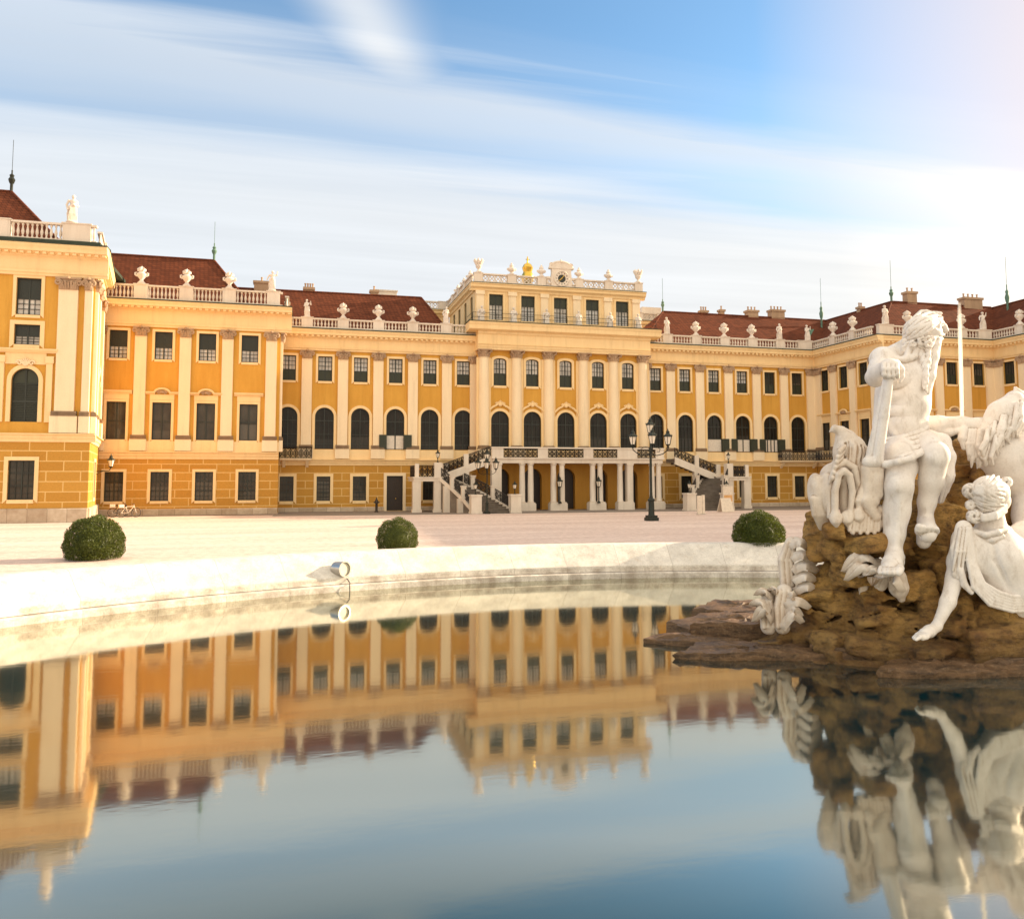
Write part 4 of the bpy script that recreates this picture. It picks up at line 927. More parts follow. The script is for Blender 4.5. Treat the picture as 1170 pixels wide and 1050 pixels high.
def flight(mir, n=17):
    mx = (lambda x: x) if not mir else (lambda x: 50.6-x)
    V = lambda x, y, z=0: Vector((mx(x), y, z))
    # outer (front) and inner edges of the curved lower flight, foot to landing
    o0, o1, o2 = V(14.15, 64.2), V(13.4, 66.6), V(11.7, 68.0); i0, i1, i2 = V(17.5, 64.6), V(15.9, 67.6), V(12.9, 70.4)
    OUT = [bez(o0, o1, o2, k/n) for k in range(n+1)]; INN = [bez(i0, i1, i2, k/n) for k in range(n+1)]
    LZ = 2.93; b = MB()
    for k in range(n):
        z0, z1 = LZ*k/n, LZ*(k+1)/n
        a, c, d, e = OUT[k], INN[k], INN[k+1], OUT[k+1]
        q = lambda p, z: (p.x, p.y, z)
        b.add([q(a, 0), q(c, 0), q(d, 0), q(e, 0), q(a, z1), q(c, z1), q(d, z1), q(e, z1)], [(0, 1, 5, 4), (4, 5, 6, 7), (1, 2, 6, 5), (3, 0, 4, 7)] if k > 0 else [(0, 1, 5, 4), (4, 5, 6, 7)])
        f = (a-e).normalized()*0.05
        b.add([q(a+f, z1-0.05), q(c+f, z1-0.05), q(c+f, z1+0.004), q(a+f, z1+0.004), q(a, z1-0.05), q(c, z1-0.05), q(c, z1+0.004), q(a, z1+0.004)], [(0, 1, 2, 3), (3, 2, 6, 7), (0, 4, 5, 1)])
    b.build('steps', M['step'], stair)
    def edge(pts, posts):
        s = MB(); th = 0.16
        for k in range(n):
            p, q = pts[k], pts[k+1]; z0, z1 = LZ*k/n, LZ*(k+1)/n
            dn = (q-p).normalized(); sd = Vector((-dn.y, dn.x, 0))*th
            s.add([(*(p-sd).xy, z0-0.12), (*(p+sd).xy, z0-0.12), (*(p+sd).xy, z0+0.20), (*(p-sd).xy, z0+0.20), (*(q-sd).xy, z1-0.12), (*(q+sd).xy, z1-0.12), (*(q+sd).xy, z1+0.20), (*(q-sd).xy, z1+0.20)],
                  [(0, 1, 2, 3), (4, 5, 6, 7), (0, 4, 7, 3), (1, 5, 6, 2), (3, 7, 6, 2), (0, 1, 5, 4)])
        st = s.build('stringer', W_, stair); g = MB(); pp = MB()
        for k0, k1 in zip(posts, posts[1:]):
            mid = (k0+k1)//2
            for u, v in ((k0, mid), (mid, k1)):
                iron_panel(g, (*pts[u].xy, LZ*u/n+0.2), (*pts[v].xy, LZ*v/n+0.2), 0.82, 0.028)
        for k in posts[1:]:
            p = pts[k]; z = LZ*k/n; pp.box(p.x-0.19, p.x+0.19, p.y-0.19, p.y+0.19, z-0.1, z+1.08); pp.box(p.x-0.24, p.x+0.24, p.y-0.24, p.y+0.24, z+1.08, z+1.17)
        pp.build('posts', W_, st); g.build('railing', M['iron'], st)
    edge(OUT, [0, 6, 11, n]); edge(INN, [0, 6, 11, n])
    for k in (7, 13):
        p = OUT[k]; b = MB(); b.box(p.x-0.34, p.x+0.34, p.y-0.2, p.y+0.25, 0, LZ*k/n-0.05); b.build('pier', W_, stair)
    for p in (OUT[0], INN[0]):
        b = MB(); b.box(p.x-0.42, p.x+0.42, p.y-0.42, p.y+0.42, 0, 1.40); b.box(p.x-0.48, p.x+0.48, p.y-0.48, p.y+0.48, 1.40, 1.52); b.box(p.x-0.47, p.x+0.47, p.y-0.47, p.y+0.47, 0, 0.16); b.build('pier', W_, stair)
    x0, x1 = sorted((mx(9.7), mx(12.5)))
    b = MB(); b.box(x0, x1, 67.7, 70.9, LZ-0.36, LZ-0.002); b.box(x0-0.08, x1+0.08, 67.62, 70.9, LZ-0.10, LZ+0.01); b.build('landing', W_, stair)
    for xx in (9.98, 11.75):
        b = MB(); b.box(mx(xx)-0.34, mx(xx)+0.34, 67.75, 68.3, 0, LZ-0.36); b.box(mx(xx)-0.4, mx(xx)+0.4, 67.70, 68.35, 0, 0.25); b.build('pier', W_, stair)
    b = MB(); b.box(mx(9.98)-0.16, mx(9.98)+0.16, 67.75, 68.05, LZ+0.012, LZ+1.1); b.box(mx(11.75)-0.32, mx(11.75)+0.32, 67.72, 68.3, LZ+0.012, LZ+1.2); pr = b.build('posts', W_, stair)
    b = MB(); iron_panel(b, (mx(9.98), 67.9, LZ), (mx(11.75), 67.9, LZ), 0.98, 0.03); iron_panel(b, (mx(9.85), 67.9, LZ), (mx(9.85), 70.8, LZ), 0.98, 0.03); b.build('railing', M['iron'], pr)
    # upper flight along the wall up to the terrace
    b = MB(); m = 9; ya, yb = 69.2, 70.95
    for k in range(m):
        xa, xb = 12.4+4.2*k/m, 12.4+4.2*(k+1)/m; z = LZ+(DZ-LZ)*(k+1)/m; xa, xb = sorted((mx(xa), mx(xb))); b.box(xa, xb, ya, yb, z-0.35, z)
    b.build('steps', M['step'], stair)
    s = MB(); P0, P1 = Vector((mx(12.2), ya, LZ)), Vector((mx(16.6), ya, DZ)); up = Vector((0, 0, 1)); yv = Vector((0, 0.14, 0))
    s.add([P0-yv-up*0.5, P0+yv-up*0.5, P0+yv+up*0.18, P0-yv+up*0.18, P1-yv-up*0.5, P1+yv-up*0.5, P1+yv+up*0.18, P1-yv+up*0.18], [(0, 1, 2, 3), (4, 5, 6, 7), (0, 4, 7, 3), (1, 5, 6, 2), (3, 7, 6, 2), (0, 1, 5, 4)])
    st = s.build('stringer', W_, stair); g = MB(); iron_panel(g, P0+up*0.18, P0.lerp(P1, 0.5)+up*0.18, 0.85, 0.028); iron_panel(g, P0.lerp(P1, 0.5)+up*0.18, P1+up*0.18, 0.85, 0.028); g.build('railing', M['iron'], st)
    pp = MB()
    for f in (0.0, 0.5): q = P0.lerp(P1, f); pp.box(q.x-0.2, q.x+0.2, ya-0.18, ya+0.18, q.z-0.1, q.z+1.15)
    pp.build('posts', W_, st)
    b = MB(); q = P0.lerp(P1, 0.5); b.box(q.x-0.26, q.x+0.26, ya-0.13, ya+0.3, 0, q.z-0.4); b.build('pier', W_, stair)
    return OUT[0], INN[0], Vector((mx(11.75), 68.0, LZ+1.2))
ends = [flight(False), flight(True)]

# ---- lamps
def lantern_mb(s=1.0):
    fr = MB(); gl = MB(); n = 6
    P = lambda r, z, i: (r*s*math.cos(2*math.pi*i/n), r*s*math.sin(2*math.pi*i/n), z*s)
    gl.lathe((0, 0, 0), [(0.13*s, 0.12*s), (0.23*s, 0.55*s)], n)
    for i in range(n): fr.tube([P(0.135, 0.10, i), P(0.24, 0.56, i)], 0.016*s, 4)
    fr.lathe((0, 0, 0), [(0.03*s, -0.02*s), (0.06*s, 0.03*s), (0.14*s, 0.08*s), (0.15*s, 0.12*s), (0.13*s, 0.125*s)], n)
    fr.lathe((0, 0, 0), [(0.22*s, 0.55*s), (0.28*s, 0.56*s), (0.27*s, 0.60*s), (0.13*s, 0.74*s), (0.10*s, 0.82*s), (0.13*s, 0.84*s), (0.05*s, 0.92*s), (0.02*s, 1.02*s), (0.0, 1.06*s)], n)
    for i in range(n): fr.lathe(P(0.27, 0.60, i), [(0.01*s, 0), (0.03*s, 0.03*s), (0.0, 0.09*s)], 5)
    return fr.mesh('lantern', M['lampiron']), gl.mesh('glass', M['lglass'])
LANT = lantern_mb(1.0); LANT12 = lantern_mb(1.14)
def candelabrum(x, y, h, label, arms, k=1.0):
    t = thing('street_lamp', label, 'street lamp', (x, y, 0), 0, 'iron candelabra lamps in the courtyard')
    b = MB(); b.box(-0.36*k, 0.36*k, -0.36*k, 0.36*k, 0, 0.22*k); b.box(-0.30*k, 0.30*k, -0.30*k, 0.30*k, 0.22*k, 0.36*k); b.build('base', M['lampiron'], t)
    b = MB(); b.lathe((0, 0, 0), [(0.22*k, 0.36*k), (0.20*k, 0.45*k), (0.19*k, 1.25*k), (0.24*k, 1.3*k), (0.24*k, 1.4*k), (0.12*k, 1.5*k), (0.085*k, 1.7*k), (0.075*k, h*0.66), (0.12*k, h*0.665), (0.12*k, h*0.69), (0.07*k, h*0.7), (0.06*k, h-1.5*k), (0.11*k, h-1.46*k), (0.05*k, h-1.40*k), (0.04*k, h-1.05*k*1.14)], 12)
    b.build('post', M['lampiron'], t, smooth=35)
    zt = h-1.05*1.14*k
    ms = LANT12 if k > 0.9 else LANT
    def lant(p):
        o = put('lantern', ms[0], t, T(*p)); put('glass', ms[1], o)
    lant((0, 0, zt)); az = h*0.68
    for a in arms:
        ca, sa = math.cos(R(a)), math.sin(R(a)); L = 1.15*k
        b = MB(); q = lambda r, z: (r*ca, r*sa, z)
        b.tube([q(0.05, az-0.25*k), q(L*0.35, az-0.38*k), q(L*0.7, az-0.28*k), q(L, az), q(L, az+0.16*k)], 0.035*k, 6)
        b.tube([q(0.05, az+0.1), q(L*0.3, az+0.2*k), q(L*0.55, az+0.05*k), q(L*0.5, az-0.15*k), q(L*0.35, az-0.12*k)], 0.022*k, 5)
        b.lathe(q(L, az+0.1*k), [(0.03*k, 0), (0.12*k, 0.05*k), (0.05*k, 0.12*k)], 8); b.build('arm', M['lampiron'], t); lant(q(L, az+0.22*k))
candelabrum(22.85, 50.0, 6.85, 'tall four lantern candelabra lamp standing at the front of the courtyard', (-18, 160, 252), 1.0)
candelabrum(14.95, 63.6, 4.9, 'candelabra lamp before the foot of the left staircase', (-20, 165, 255), 0.62)
names = [('outer', 'left'), ('inner', 'left'), ('landing', 'left'), ('outer', 'right'), ('inner', 'right'), ('landing', 'right')]
def pier_lantern(p, label):
    t = thing('pier_lantern', label, 'lantern', tuple(p), 0, 'lanterns on the staircase piers'); t.scale = (0.72,)*3
    b = MB(); b.lathe((0, 0, 0), [(0.16, 0), (0.16, 0.05), (0.06, 0.1), (0.045, 0.42), (0.08, 0.46), (0.03, 0.5)], 8); b.build('stand', M['lampiron'], t)
    o = put('lantern', LANT[0], t, T(0, 0, 0.5)); put('glass', LANT[1], o)
for (o, i, l), side in zip(ends, ('left', 'right')):
    A, B_ = ('left', 'right') if side == 'left' else ('right', 'left')
    pier_lantern((o.x, o.y, 1.52), f'small iron lantern on the {A} foot pier of the {side} staircase')
    pier_lantern((i.x, i.y, 1.52), f'small iron lantern on the {B_} foot pier of the {side} staircase')
    pier_lantern((l.x, l.y, l.z), f'small iron lantern high on the landing pier of the {side} staircase')
for x, lab in ((22.5, 'dark iron lamp between the second pair of terrace columns'), (26.1, 'dark iron lamp between the third pair of terrace columns')):
    t = thing('column_lamp', lab, 'lamp', (x, TV-0.25, 0.72), 0, 'iron lamps between the terrace columns')
    b = MB(); b.lathe((0, 0, 0), [(0.16, -0.1), (0.16, 0.0), (0.06, 0.1), (0.04, 1.15), (0.07, 1.2), (0.03, 1.25)], 8); b.build('stand', M['lampiron'], t); o = put('lantern', LANT[0], t, T(0, 0, 1.25)); put('glass', LANT[1], o)
t = thing('wall_lantern', 'iron bracket lantern on the side of the left palace wing', 'lantern', (-13.95, 66.2, 3.3))
b = MB(); b.tube([(-0.25, 0.1, 0), (0.4, 0.0, 0.1), (0.9, 0, 0.12), (1.0, 0, 0.3)], 0.035, 6); b.tube([(-0.25, 0.1, -0.3), (0.3, 0, 0.0), (0.55, 0, 0.1)], 0.025, 5); b.build('bracket', M['lampiron'], t)
o = put('lantern', LANT[0], t, T(1.0, 0, 0.32)); put('glass', LANT[1], o)

# ---- small things by the palace
t = thing('hydrant', 'dark iron hydrant post standing before the yellow wall', 'hydrant', (6.85, 69.5, 0))
b = MB(); b.lathe((0, 0, 0), [(0.17, 0), (0.17, 0.08), (0.11, 0.14), (0.10, 0.7), (0.14, 0.74), (0.15, 0.92), (0.11, 1.0), (0.06, 1.12), (0.07, 1.18), (0.0, 1.24)], 12); b.build('body', M['brass'], t, smooth=40)
b = MB()
for s in (-1, 1): b.tube([(0, 0, 0.83), (s*0.24, 0, 0.83)], 0.065, 8)
b.tube([(0, 0, 0.62), (0, -0.2, 0.62)], 0.05, 8); b.build('nozzle', M['brass'], t)
M['signw'] = mat('cream_sign_board', flat((0.80, 0.68, 0.54), 0.6)); M['signo'] = mat('orange_sign_print', flat((0.72, 0.40, 0.16), 0.6))
t = thing('notice_board', 'narrow upright cream notice board before the right staircase', 'sign', (30.35, 57.4, 0), R(12))
b = MB(); b.box(-0.34, 0.1, -0.05, 0.05, 0.05, 1.45); b.build('panel', M['signw'], t); b = MB(); b.box(0.13, 0.36, -0.06, 0.06, 0.0, 1.5); b.build('side_panel', M['signw'], t)
b = MB(); b.box(-0.4, 0.42, -0.12, 0.12, 0, 0.045); b.build('foot', M['steel'], t)
t = thing('folding_sign', 'cream sandwich board beside the right staircase pier', 'sign', (34.6, 61.2, 0), R(8))
for s in (-1, 1):
    b = MB(); b.add([(-0.6, s*0.36, 0.02), (0.6, s*0.36, 0.02), (0.5, s*0.05, 1.15), (-0.5, s*0.05, 1.15), (-0.6, s*0.32, 0.02), (0.6, s*0.32, 0.02), (0.5, s*0.01, 1.15), (-0.5, s*0.01, 1.15)], [(0, 1, 2, 3), (4, 7, 6, 5), (0, 4, 5, 1), (3, 2, 6, 7), (0, 3, 7, 4), (1, 5, 6, 2)]); b.build('panel', M['signw'], t)
t = thing('poster_stand', 'framed poster with orange lower half standing behind the sandwich board', 'sign', (36.1, 63.4, 0), R(6))
b = MB(); b.box(-0.5, 0.5, -0.04, 0.04, 0.7, 2.1); p_ = b.build('frame', M['signw'], t); b = MB(); b.box(-0.42, 0.42, -0.055, -0.041, 0.8, 1.35); b.build('poster', M['signo'], p_)
b = MB(); b.tube([(0, 0, 0.03), (0, 0, 0.7)], 0.04, 6); b.box(-0.35, 0.35, -0.25, 0.25, 0, 0.04); b.build('post', M['steel'], t)
def bicycle(x, y, rz, label, col):
    t = thing('bicycle', label, 'bicycle', (x, y, 0), rz, 'bicycles parked by the palace corner')
    for xx in (-0.52, 0.52):
        b = MB(); b.tube([(xx+0.33*math.cos(2*math.pi*i/24), 0, 0.34+0.33*math.sin(2*math.pi*i/24)) for i in range(25)], 0.022, 6); wh = b.build('wheel', M['iron'], t)
        b = MB()
        for i in range(8): a = math.pi*i/8; b.tube([(xx-0.31*math.cos(a), 0, 0.34-0.31*math.sin(a)), (xx+0.31*math.cos(a), 0, 0.34+0.31*math.sin(a))], 0.004, 3)
        b.lathe((xx, 0, 0.31), [(0.03, 0), (0.03, 0.06)], 6); b.build('spokes', M['steel'], wh)
    b = MB(); A, B, Cc, Dd, E_ = (-0.52, 0, 0.34), (-0.08, 0, 0.30), (-0.2, 0, 0.78), (0.36, 0, 0.80), (0.52, 0, 0.34)
    for p, q in ((A, B), (B, Cc), (Cc, Dd), (B, Dd), (A, Cc), (Dd, E_)): b.tube([p, q], 0.02, 6)
    b.tube([(0.36, 0, 0.80), (0.33, 0, 0.95)], 0.018, 6); b.build('frame', col, t)
    b = MB(); b.tube([(0.22, -0.28, 1.0), (0.34, -0.2, 0.98), (0.34, 0.2, 0.98), (0.22, 0.28, 1.0)], 0.017, 6); b.build('handlebar', M['iron'], t)
    b = MB(); b.lathe((-0.22, 0, 0.84), [(0.03, -0.06), (0.10, 0.02), (0.12, 0.05), (0.0, 0.07)], 10, sy=0.7); b.build('saddle', M['iron'], t)
    b = MB(); b.tube([(-0.08, -0.07, 0.42), (-0.08, -0.07, 0.30), (-0.08, 0.07, 0.30), (-0.08, 0.07, 0.18)], 0.016, 5); b.box(-0.14, -0.02, -0.16, -0.07, 0.41, 0.44); b.box(-0.14, -0.02, 0.07, 0.16, 0.16, 0.19); b.build('pedals', M['iron'], t)
    b = MB(); b.box(-0.75, -0.35, -0.1, 0.1, 0.70, 0.73); b.box(-0.72, -0.38, -0.16, 0.16, 0.731, 0.95); b.build('basket', M['signw'], t)
bicycle(-12.2, 66.3, R(8), 'dark bicycle with pale basket parked nearest the palace corner', M['iron'])
bicycle(-11.55, 65.8, R(28), 'pale bicycle with basket leaning in front of the dark bicycle', M['signw'])
# ------------------------------------------------------------------ sculpting: signed distance fields meshed with surface nets
def vnoise(P, seed=0):
    P = np.asarray(P, float); i = np.floor(P).astype(np.int64); f = P-i; u = f*f*(3-2*f); r = 0.0
    for dx in (0, 1):
        for dy in (0, 1):
            for dz in (0, 1):
                h = ((i[..., 0]+dx)*374761393+(i[..., 1]+dy)*668265263+(i[..., 2]+dz)*2147483647+seed*974711) & 0xffffffff
                h = ((h ^ (h >> 13))*1274126177) & 0xffffffff; h = ((h ^ (h >> 16)) & 0xffff)/65535.0
                wx = u[..., 0] if dx else 1-u[..., 0]; wy = u[..., 1] if dy else 1-u[..., 1]; wz = u[..., 2] if dz else 1-u[..., 2]
                r = r+h*wx*wy*wz
    return r*2-1
def fbm(P, octs=4, seed=0, ridged=False):
    a, s, t = 1.0, 0.0, 0.0; P = np.asarray(P, float)
    for k in range(octs):
        n = vnoise(P*(2.03**k)+k*17.3, seed+k)
        s = s+a*((1-2*np.abs(n)) if ridged else n); t += a; a *= 0.52
    return s/t
class Sculpt:
    def __init__(s): s.p = []
    def cone(s, a, b, ra, rb=None, k=0.06, sub=False, flat_=None): s.p.append(('c', np.array(a, float), np.array(b, float), ra, ra if rb is None else rb, k, sub, flat_)); return s
    def ell(s, c, r, k=0.06, sub=False, rot=None): s.p.append(('e', np.array(c, float), np.array(r, float), np.array(rot, float) if rot is not None else None, None, k, sub, None)); return s
    def slabbox(s, c, r, rot, rnd=0.04, k=0.03, sub=False): s.p.append(('b', np.array(c, float), np.array(r, float), np.array(rot, float), rnd, k, sub, None)); return s
    def chain(s, pts, rs, k=0.04, sub=False, flat_=None):
        n = len(pts); rs = rs if isinstance(rs, (list, tuple)) else [rs]*n
        if len(rs) == 2 and n > 2: rs = [rs[0]+(rs[1]-rs[0])*i/(n-1) for i in range(n)]
        for i in range(n-1): s.cone(pts[i], pts[i+1], rs[i], rs[i+1], k, sub, flat_)
        return s
    def mesh(s, name, material, vox, disp=None, clip=None):
        lo = np.min([np.minimum(q[1]-(q[3] if q[0] == 'c' else q[2].max()), (q[2]-q[4]) if q[0] == 'c' else q[1]-q[2].max()) for q in s.p if not q[6]], axis=0)-4*vox-0.05
        hi = np.max([np.maximum(q[1]+(q[3] if q[0] == 'c' else q[2].max()), (q[2]+q[4]) if q[0] == 'c' else q[1]+q[2].max()) for q in s.p if not q[6]], axis=0)+4*vox+0.05
        if clip is not None: lo = np.maximum(lo, clip[0]); hi = np.minimum(hi, clip[1])
        n = np.ceil((hi-lo)/vox).astype(int)+1
        Dg = np.full(n, 9.0, np.float32)
        ax = [lo[i]+vox*np.arange(n[i]) for i in range(3)]
        for q in s.p:
            k = q[5]
            if q[0] == 'c': R_ = max(q[3], q[4]); l, h = np.minimum(q[1], q[2])-R_, np.maximum(q[1], q[2])+R_
            else: R_ = np.linalg.norm(q[2]) if q[0] == 'b' else q[2].max(); l, h = q[1]-R_, q[1]+R_
            m = k*1.2+3*vox+(disp[2] if disp else 0); i0 = np.maximum(((l-m-lo)/vox).astype(int), 0); i1 = np.minimum(((h+m-lo)/vox).astype(int)+2, n)
            if np.any(i1 <= i0): continue
            X, Y, Z = np.meshgrid(*[ax[i][i0[i]:i1[i]] for i in range(3)], indexing='ij')
            if q[0] == 'c':
                ba = q[2]-q[1]; L = max(ba@ba, 1e-9); px_, py_, pz_ = X-q[1][0], Y-q[1][1], Z-q[1][2]
                t = np.clip((px_*ba[0]+py_*ba[1]+pz_*ba[2])/L, 0, 1)
                qx, qy, qz = px_-t*ba[0], py_-t*ba[1], pz_-t*ba[2]
                if q[7] is not None:                       # flattened along a direction
                    fd, fk = np.array(q[7][0], float), q[7][1]; fd = fd/np.linalg.norm(fd); dp = (qx*fd[0]+qy*fd[1]+qz*fd[2])*(fk-1)
                    qx, qy, qz = qx+dp*fd[0], qy+dp*fd[1], qz+dp*fd[2]
                    d = np.sqrt(qx*qx+qy*qy+qz*qz)-(q[3]+(q[4]-q[3])*t); d = d/np.sqrt(fk)
                else: d = np.sqrt(qx*qx+qy*qy+qz*qz)-(q[3]+(q[4]-q[3])*t)
            elif q[0] == 'b':
                P = np.abs(np.stack([X-q[1][0], Y-q[1][1], Z-q[1][2]], -1)@q[3])-q[2]+q[4]
                d = np.sqrt((np.maximum(P, 0)**2).sum(-1))+np.minimum(P.max(-1), 0)-q[4]
            else:
                P = np.stack([X-q[1][0], Y-q[1][1], Z-q[1][2]], -1)
                if q[3] is not None: P = P@q[3]
                k0 = np.sqrt(((P/q[2])**2).sum(-1)); k1 = np.sqrt(((P/q[2]**2)**2).sum(-1))+1e-9; d = k0*(k0-1)/k1
            sl_ = tuple(slice(i0[i], i1[i]) for i in range(3)); g = Dg[sl_]
            if q[6]:
                hh = np.clip(0.5-0.5*(g+d)/k, 0, 1); Dg[sl_] = g+(-d-g)*hh+k*hh*(1-hh)
            else:
                hh = np.clip(0.5+0.5*(g-d)/k, 0, 1); Dg[sl_] = g+(d-g)*hh-k*hh*(1-hh)
        if disp:
            msk = np.abs(Dg) < disp[2]*1.6+2*vox; I = np.argwhere(msk); Dg[msk] += disp[0](lo+I*vox).astype(np.float32)
        return surface_nets(name, Dg, lo, vox, material)
def surface_nets(name, Dg, lo, vox, material, smooth=True):
    Dg = Dg.copy()
    for a in range(3):
        sl0 = [slice(None)]*3; sl0[a] = 0; Dg[tuple(sl0)] = 1; sl0[a] = -1; Dg[tuple(sl0)] = 1
    n = np.array(Dg.shape); S = Dg < 0
    c = np.zeros(n-1, np.int8)
    offs = [(x, y, z) for x in (0, 1) for y in (0, 1) for z in (0, 1)]
    for o in offs: c += S[o[0]:n[0]-1+o[0], o[1]:n[1]-1+o[1], o[2]:n[2]-1+o[2]]
    act = (c > 0) & (c < 8); I = np.argwhere(act); idx = np.full(n-1, -1, np.int64); idx[act] = np.arange(len(I))
    acc = np.zeros((len(I), 3)); cnt = np.zeros(len(I))
    for a in range(3):
        for o in offs:
            if o[a]: continue
            p = I+np.array(o); q = p.copy(); q[:, a] += 1
            d0 = Dg[p[:, 0], p[:, 1], p[:, 2]]; d1 = Dg[q[:, 0], q[:, 1], q[:, 2]]
            m = (d0 < 0) != (d1 < 0); t = np.where(m, d0/np.where(m, d0-d1, 1), 0)
            pt = np.array(o, float)[None, :].repeat(len(I), 0); pt[:, a] += t
            acc[m] += pt[m]; cnt += m
    V = lo+(I+acc/cnt[:, None])*vox
    F = []
    for a in range(3):
        b, c2 = (a+1) % 3, (a+2) % 3
        sl1 = [slice(None)]*3; sl2 = [slice(None)]*3; sl1[a] = slice(0, -1); sl2[a] = slice(1, None)
        s0, s1 = S[tuple(sl1)], S[tuple(sl2)]
        for flip, m in ((False, s0 & ~s1), (True, ~s0 & s1)):
            E = np.argwhere(m); E = E[(E[:, b] > 0) & (E[:, c2] > 0) & (E[:, b] < n[b]-1) & (E[:, c2] < n[c2]-1)]
            q = []
            for db, dc in ((1, 1), (0, 1), (0, 0), (1, 0)):
                g = E.copy(); g[:, b] -= db; g[:, c2] -= dc; q.append(idx[g[:, 0], g[:, 1], g[:, 2]])
            q = np.stack(q if not flip else q[::-1], 1); F.append(q[(q >= 0).all(1)])
    F = np.concatenate(F)
    me = D.meshes.new(name); me.vertices.add(len(V)); me.vertices.foreach_set('co', V.ravel()); me.loops.add(F.size); me.loops.foreach_set('vertex_index', F.ravel())
    me.polygons.add(len(F)); me.polygons.foreach_set('loop_start', np.arange(len(F))*4); me.update(calc_edges=True); me.materials.append(material)
    if smooth: me.shade_smooth()
    return me

def marble(c1, c2, c3, stain=0.5):
    def f(t, bs):
        o = pos(t); n = t.noise(o, 2.2, 7, 0.62); n2 = t.noise(t.mapping(o, scale=(1.5, 1.5, 0.5)), 4.0, 7, 0.68); n3 = t.noise(o, 30, 4, 0.7)
        geo = t.n('ShaderNodeNewGeometry')
        c = t.mix(t.ramp(n, [(0.35, g3(0)), (0.68, g3(1))]), c1, c2)
        c = t.mix(t.ramp(n2, [(0.52, g3(0)), (0.74, g3(stain))]), c, c3)
        pt_ = t.ramp(geo.outputs['Pointiness'], [(0.465, g3(0.75)), (0.496, g3(0.0))])  # creases darkened in the colour: grime, and shade between the carved strands
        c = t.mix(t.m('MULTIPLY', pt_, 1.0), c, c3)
        c = t.mix(0.18, c, t.ramp(n3, [(0.3, g3(0.45)), (0.65, g3(1.0))]), 'MULTIPLY')
        t.set(bs.inputs['Base Color'], c); bs.inputs['Roughness'].default_value = 0.62
        bump(t, bs, t.m('ADD', n3, t.m('MULTIPLY', n2, 1.5)), 0.28, 0.02)
    return f
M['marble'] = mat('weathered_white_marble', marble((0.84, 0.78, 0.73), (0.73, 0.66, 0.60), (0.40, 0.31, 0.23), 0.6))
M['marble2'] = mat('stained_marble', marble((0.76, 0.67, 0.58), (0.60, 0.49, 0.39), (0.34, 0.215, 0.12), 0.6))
M['urnstone'] = mat('pale_urn_stone', plaster((0.80, 0.72, 0.63), (0.64, 0.54, 0.45)))
def rockmat(t, bs):
    o = pos(t); s = t.n('ShaderNodeSeparateXYZ', {0: o})
    n = t.noise(o, 1.1, 8, 0.65); n2 = t.noise(t.mapping(o, scale=(1, 1, 2.2)), 4.5, 8, 0.72); n3 = t.noise(o, 17, 6, 0.75)
    vor = t.n('ShaderNodeTexVoronoi', {'Vector': t.mapping(o, scale=(1, 1, 1.7)), 'Scale': 5.5}, feature='F1').outputs[0]
    c = t.mix(t.ramp(n, [(0.36, g3(0)), (0.64, g3(1))]), (0.33, 0.150, 0.034), (0.70, 0.41, 0.115))
    c = t.mix(t.ramp(n2, [(0.46, g3(0)), (0.66, g3(0.85))]), c, (0.080, 0.042, 0.018))
    c = t.mix(t.ramp(n3, [(0.55, g3(0)), (0.75, g3(0.6))]), c, (0.46, 0.30, 0.14))
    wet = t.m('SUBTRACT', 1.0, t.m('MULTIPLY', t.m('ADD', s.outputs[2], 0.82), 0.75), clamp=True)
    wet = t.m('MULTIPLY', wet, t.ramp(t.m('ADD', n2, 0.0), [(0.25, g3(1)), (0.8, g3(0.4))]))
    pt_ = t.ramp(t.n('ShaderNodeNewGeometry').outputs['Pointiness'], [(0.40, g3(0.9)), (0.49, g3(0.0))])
    c = t.mix(pt_, c, (0.040, 0.022, 0.010))  # shade of the crevices put into the rock colour
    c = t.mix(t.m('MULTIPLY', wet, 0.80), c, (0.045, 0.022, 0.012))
    t.set(bs.inputs['Base Color'], c); t.set(bs.inputs['Roughness'], t.m('SUBTRACT', 0.9, t.m('MULTIPLY', wet, 0.55)))
    bump(t, bs, t.m('ADD', t.m('ADD', n2, t.m('MULTIPLY', n3, 0.8)), t.m('MULTIPLY', vor, 0.5)), 1.0, 0.12)
M['rock'] = mat('wet_brown_rock', rockmat)
def slabmat(t, bs):
    o = pos(t); n = t.noise(t.mapping(o, scale=(1, 1, 5)), 2.0, 8, 0.7); n3 = t.noise(o, 14, 6, 0.7)
    c = t.mix(t.ramp(n, [(0.38, g3(0)), (0.62, g3(1))]), (0.050, 0.029, 0.015), (0.165, 0.092, 0.044))
    c = t.mix(t.ramp(n3, [(0.5, g3(0)), (0.72, g3(0.6))]), c, (0.28, 0.175, 0.095))
    t.set(bs.inputs['Base Color'], c); bs.inputs['Roughness'].default_value = 0.5; bs.inputs['Specular IOR Level'].default_value = 0.3; bump(t, bs, t.m('ADD', n, n3), 0.7, 0.05)
M['slab'] = mat('wet_slab_rock', slabmat)

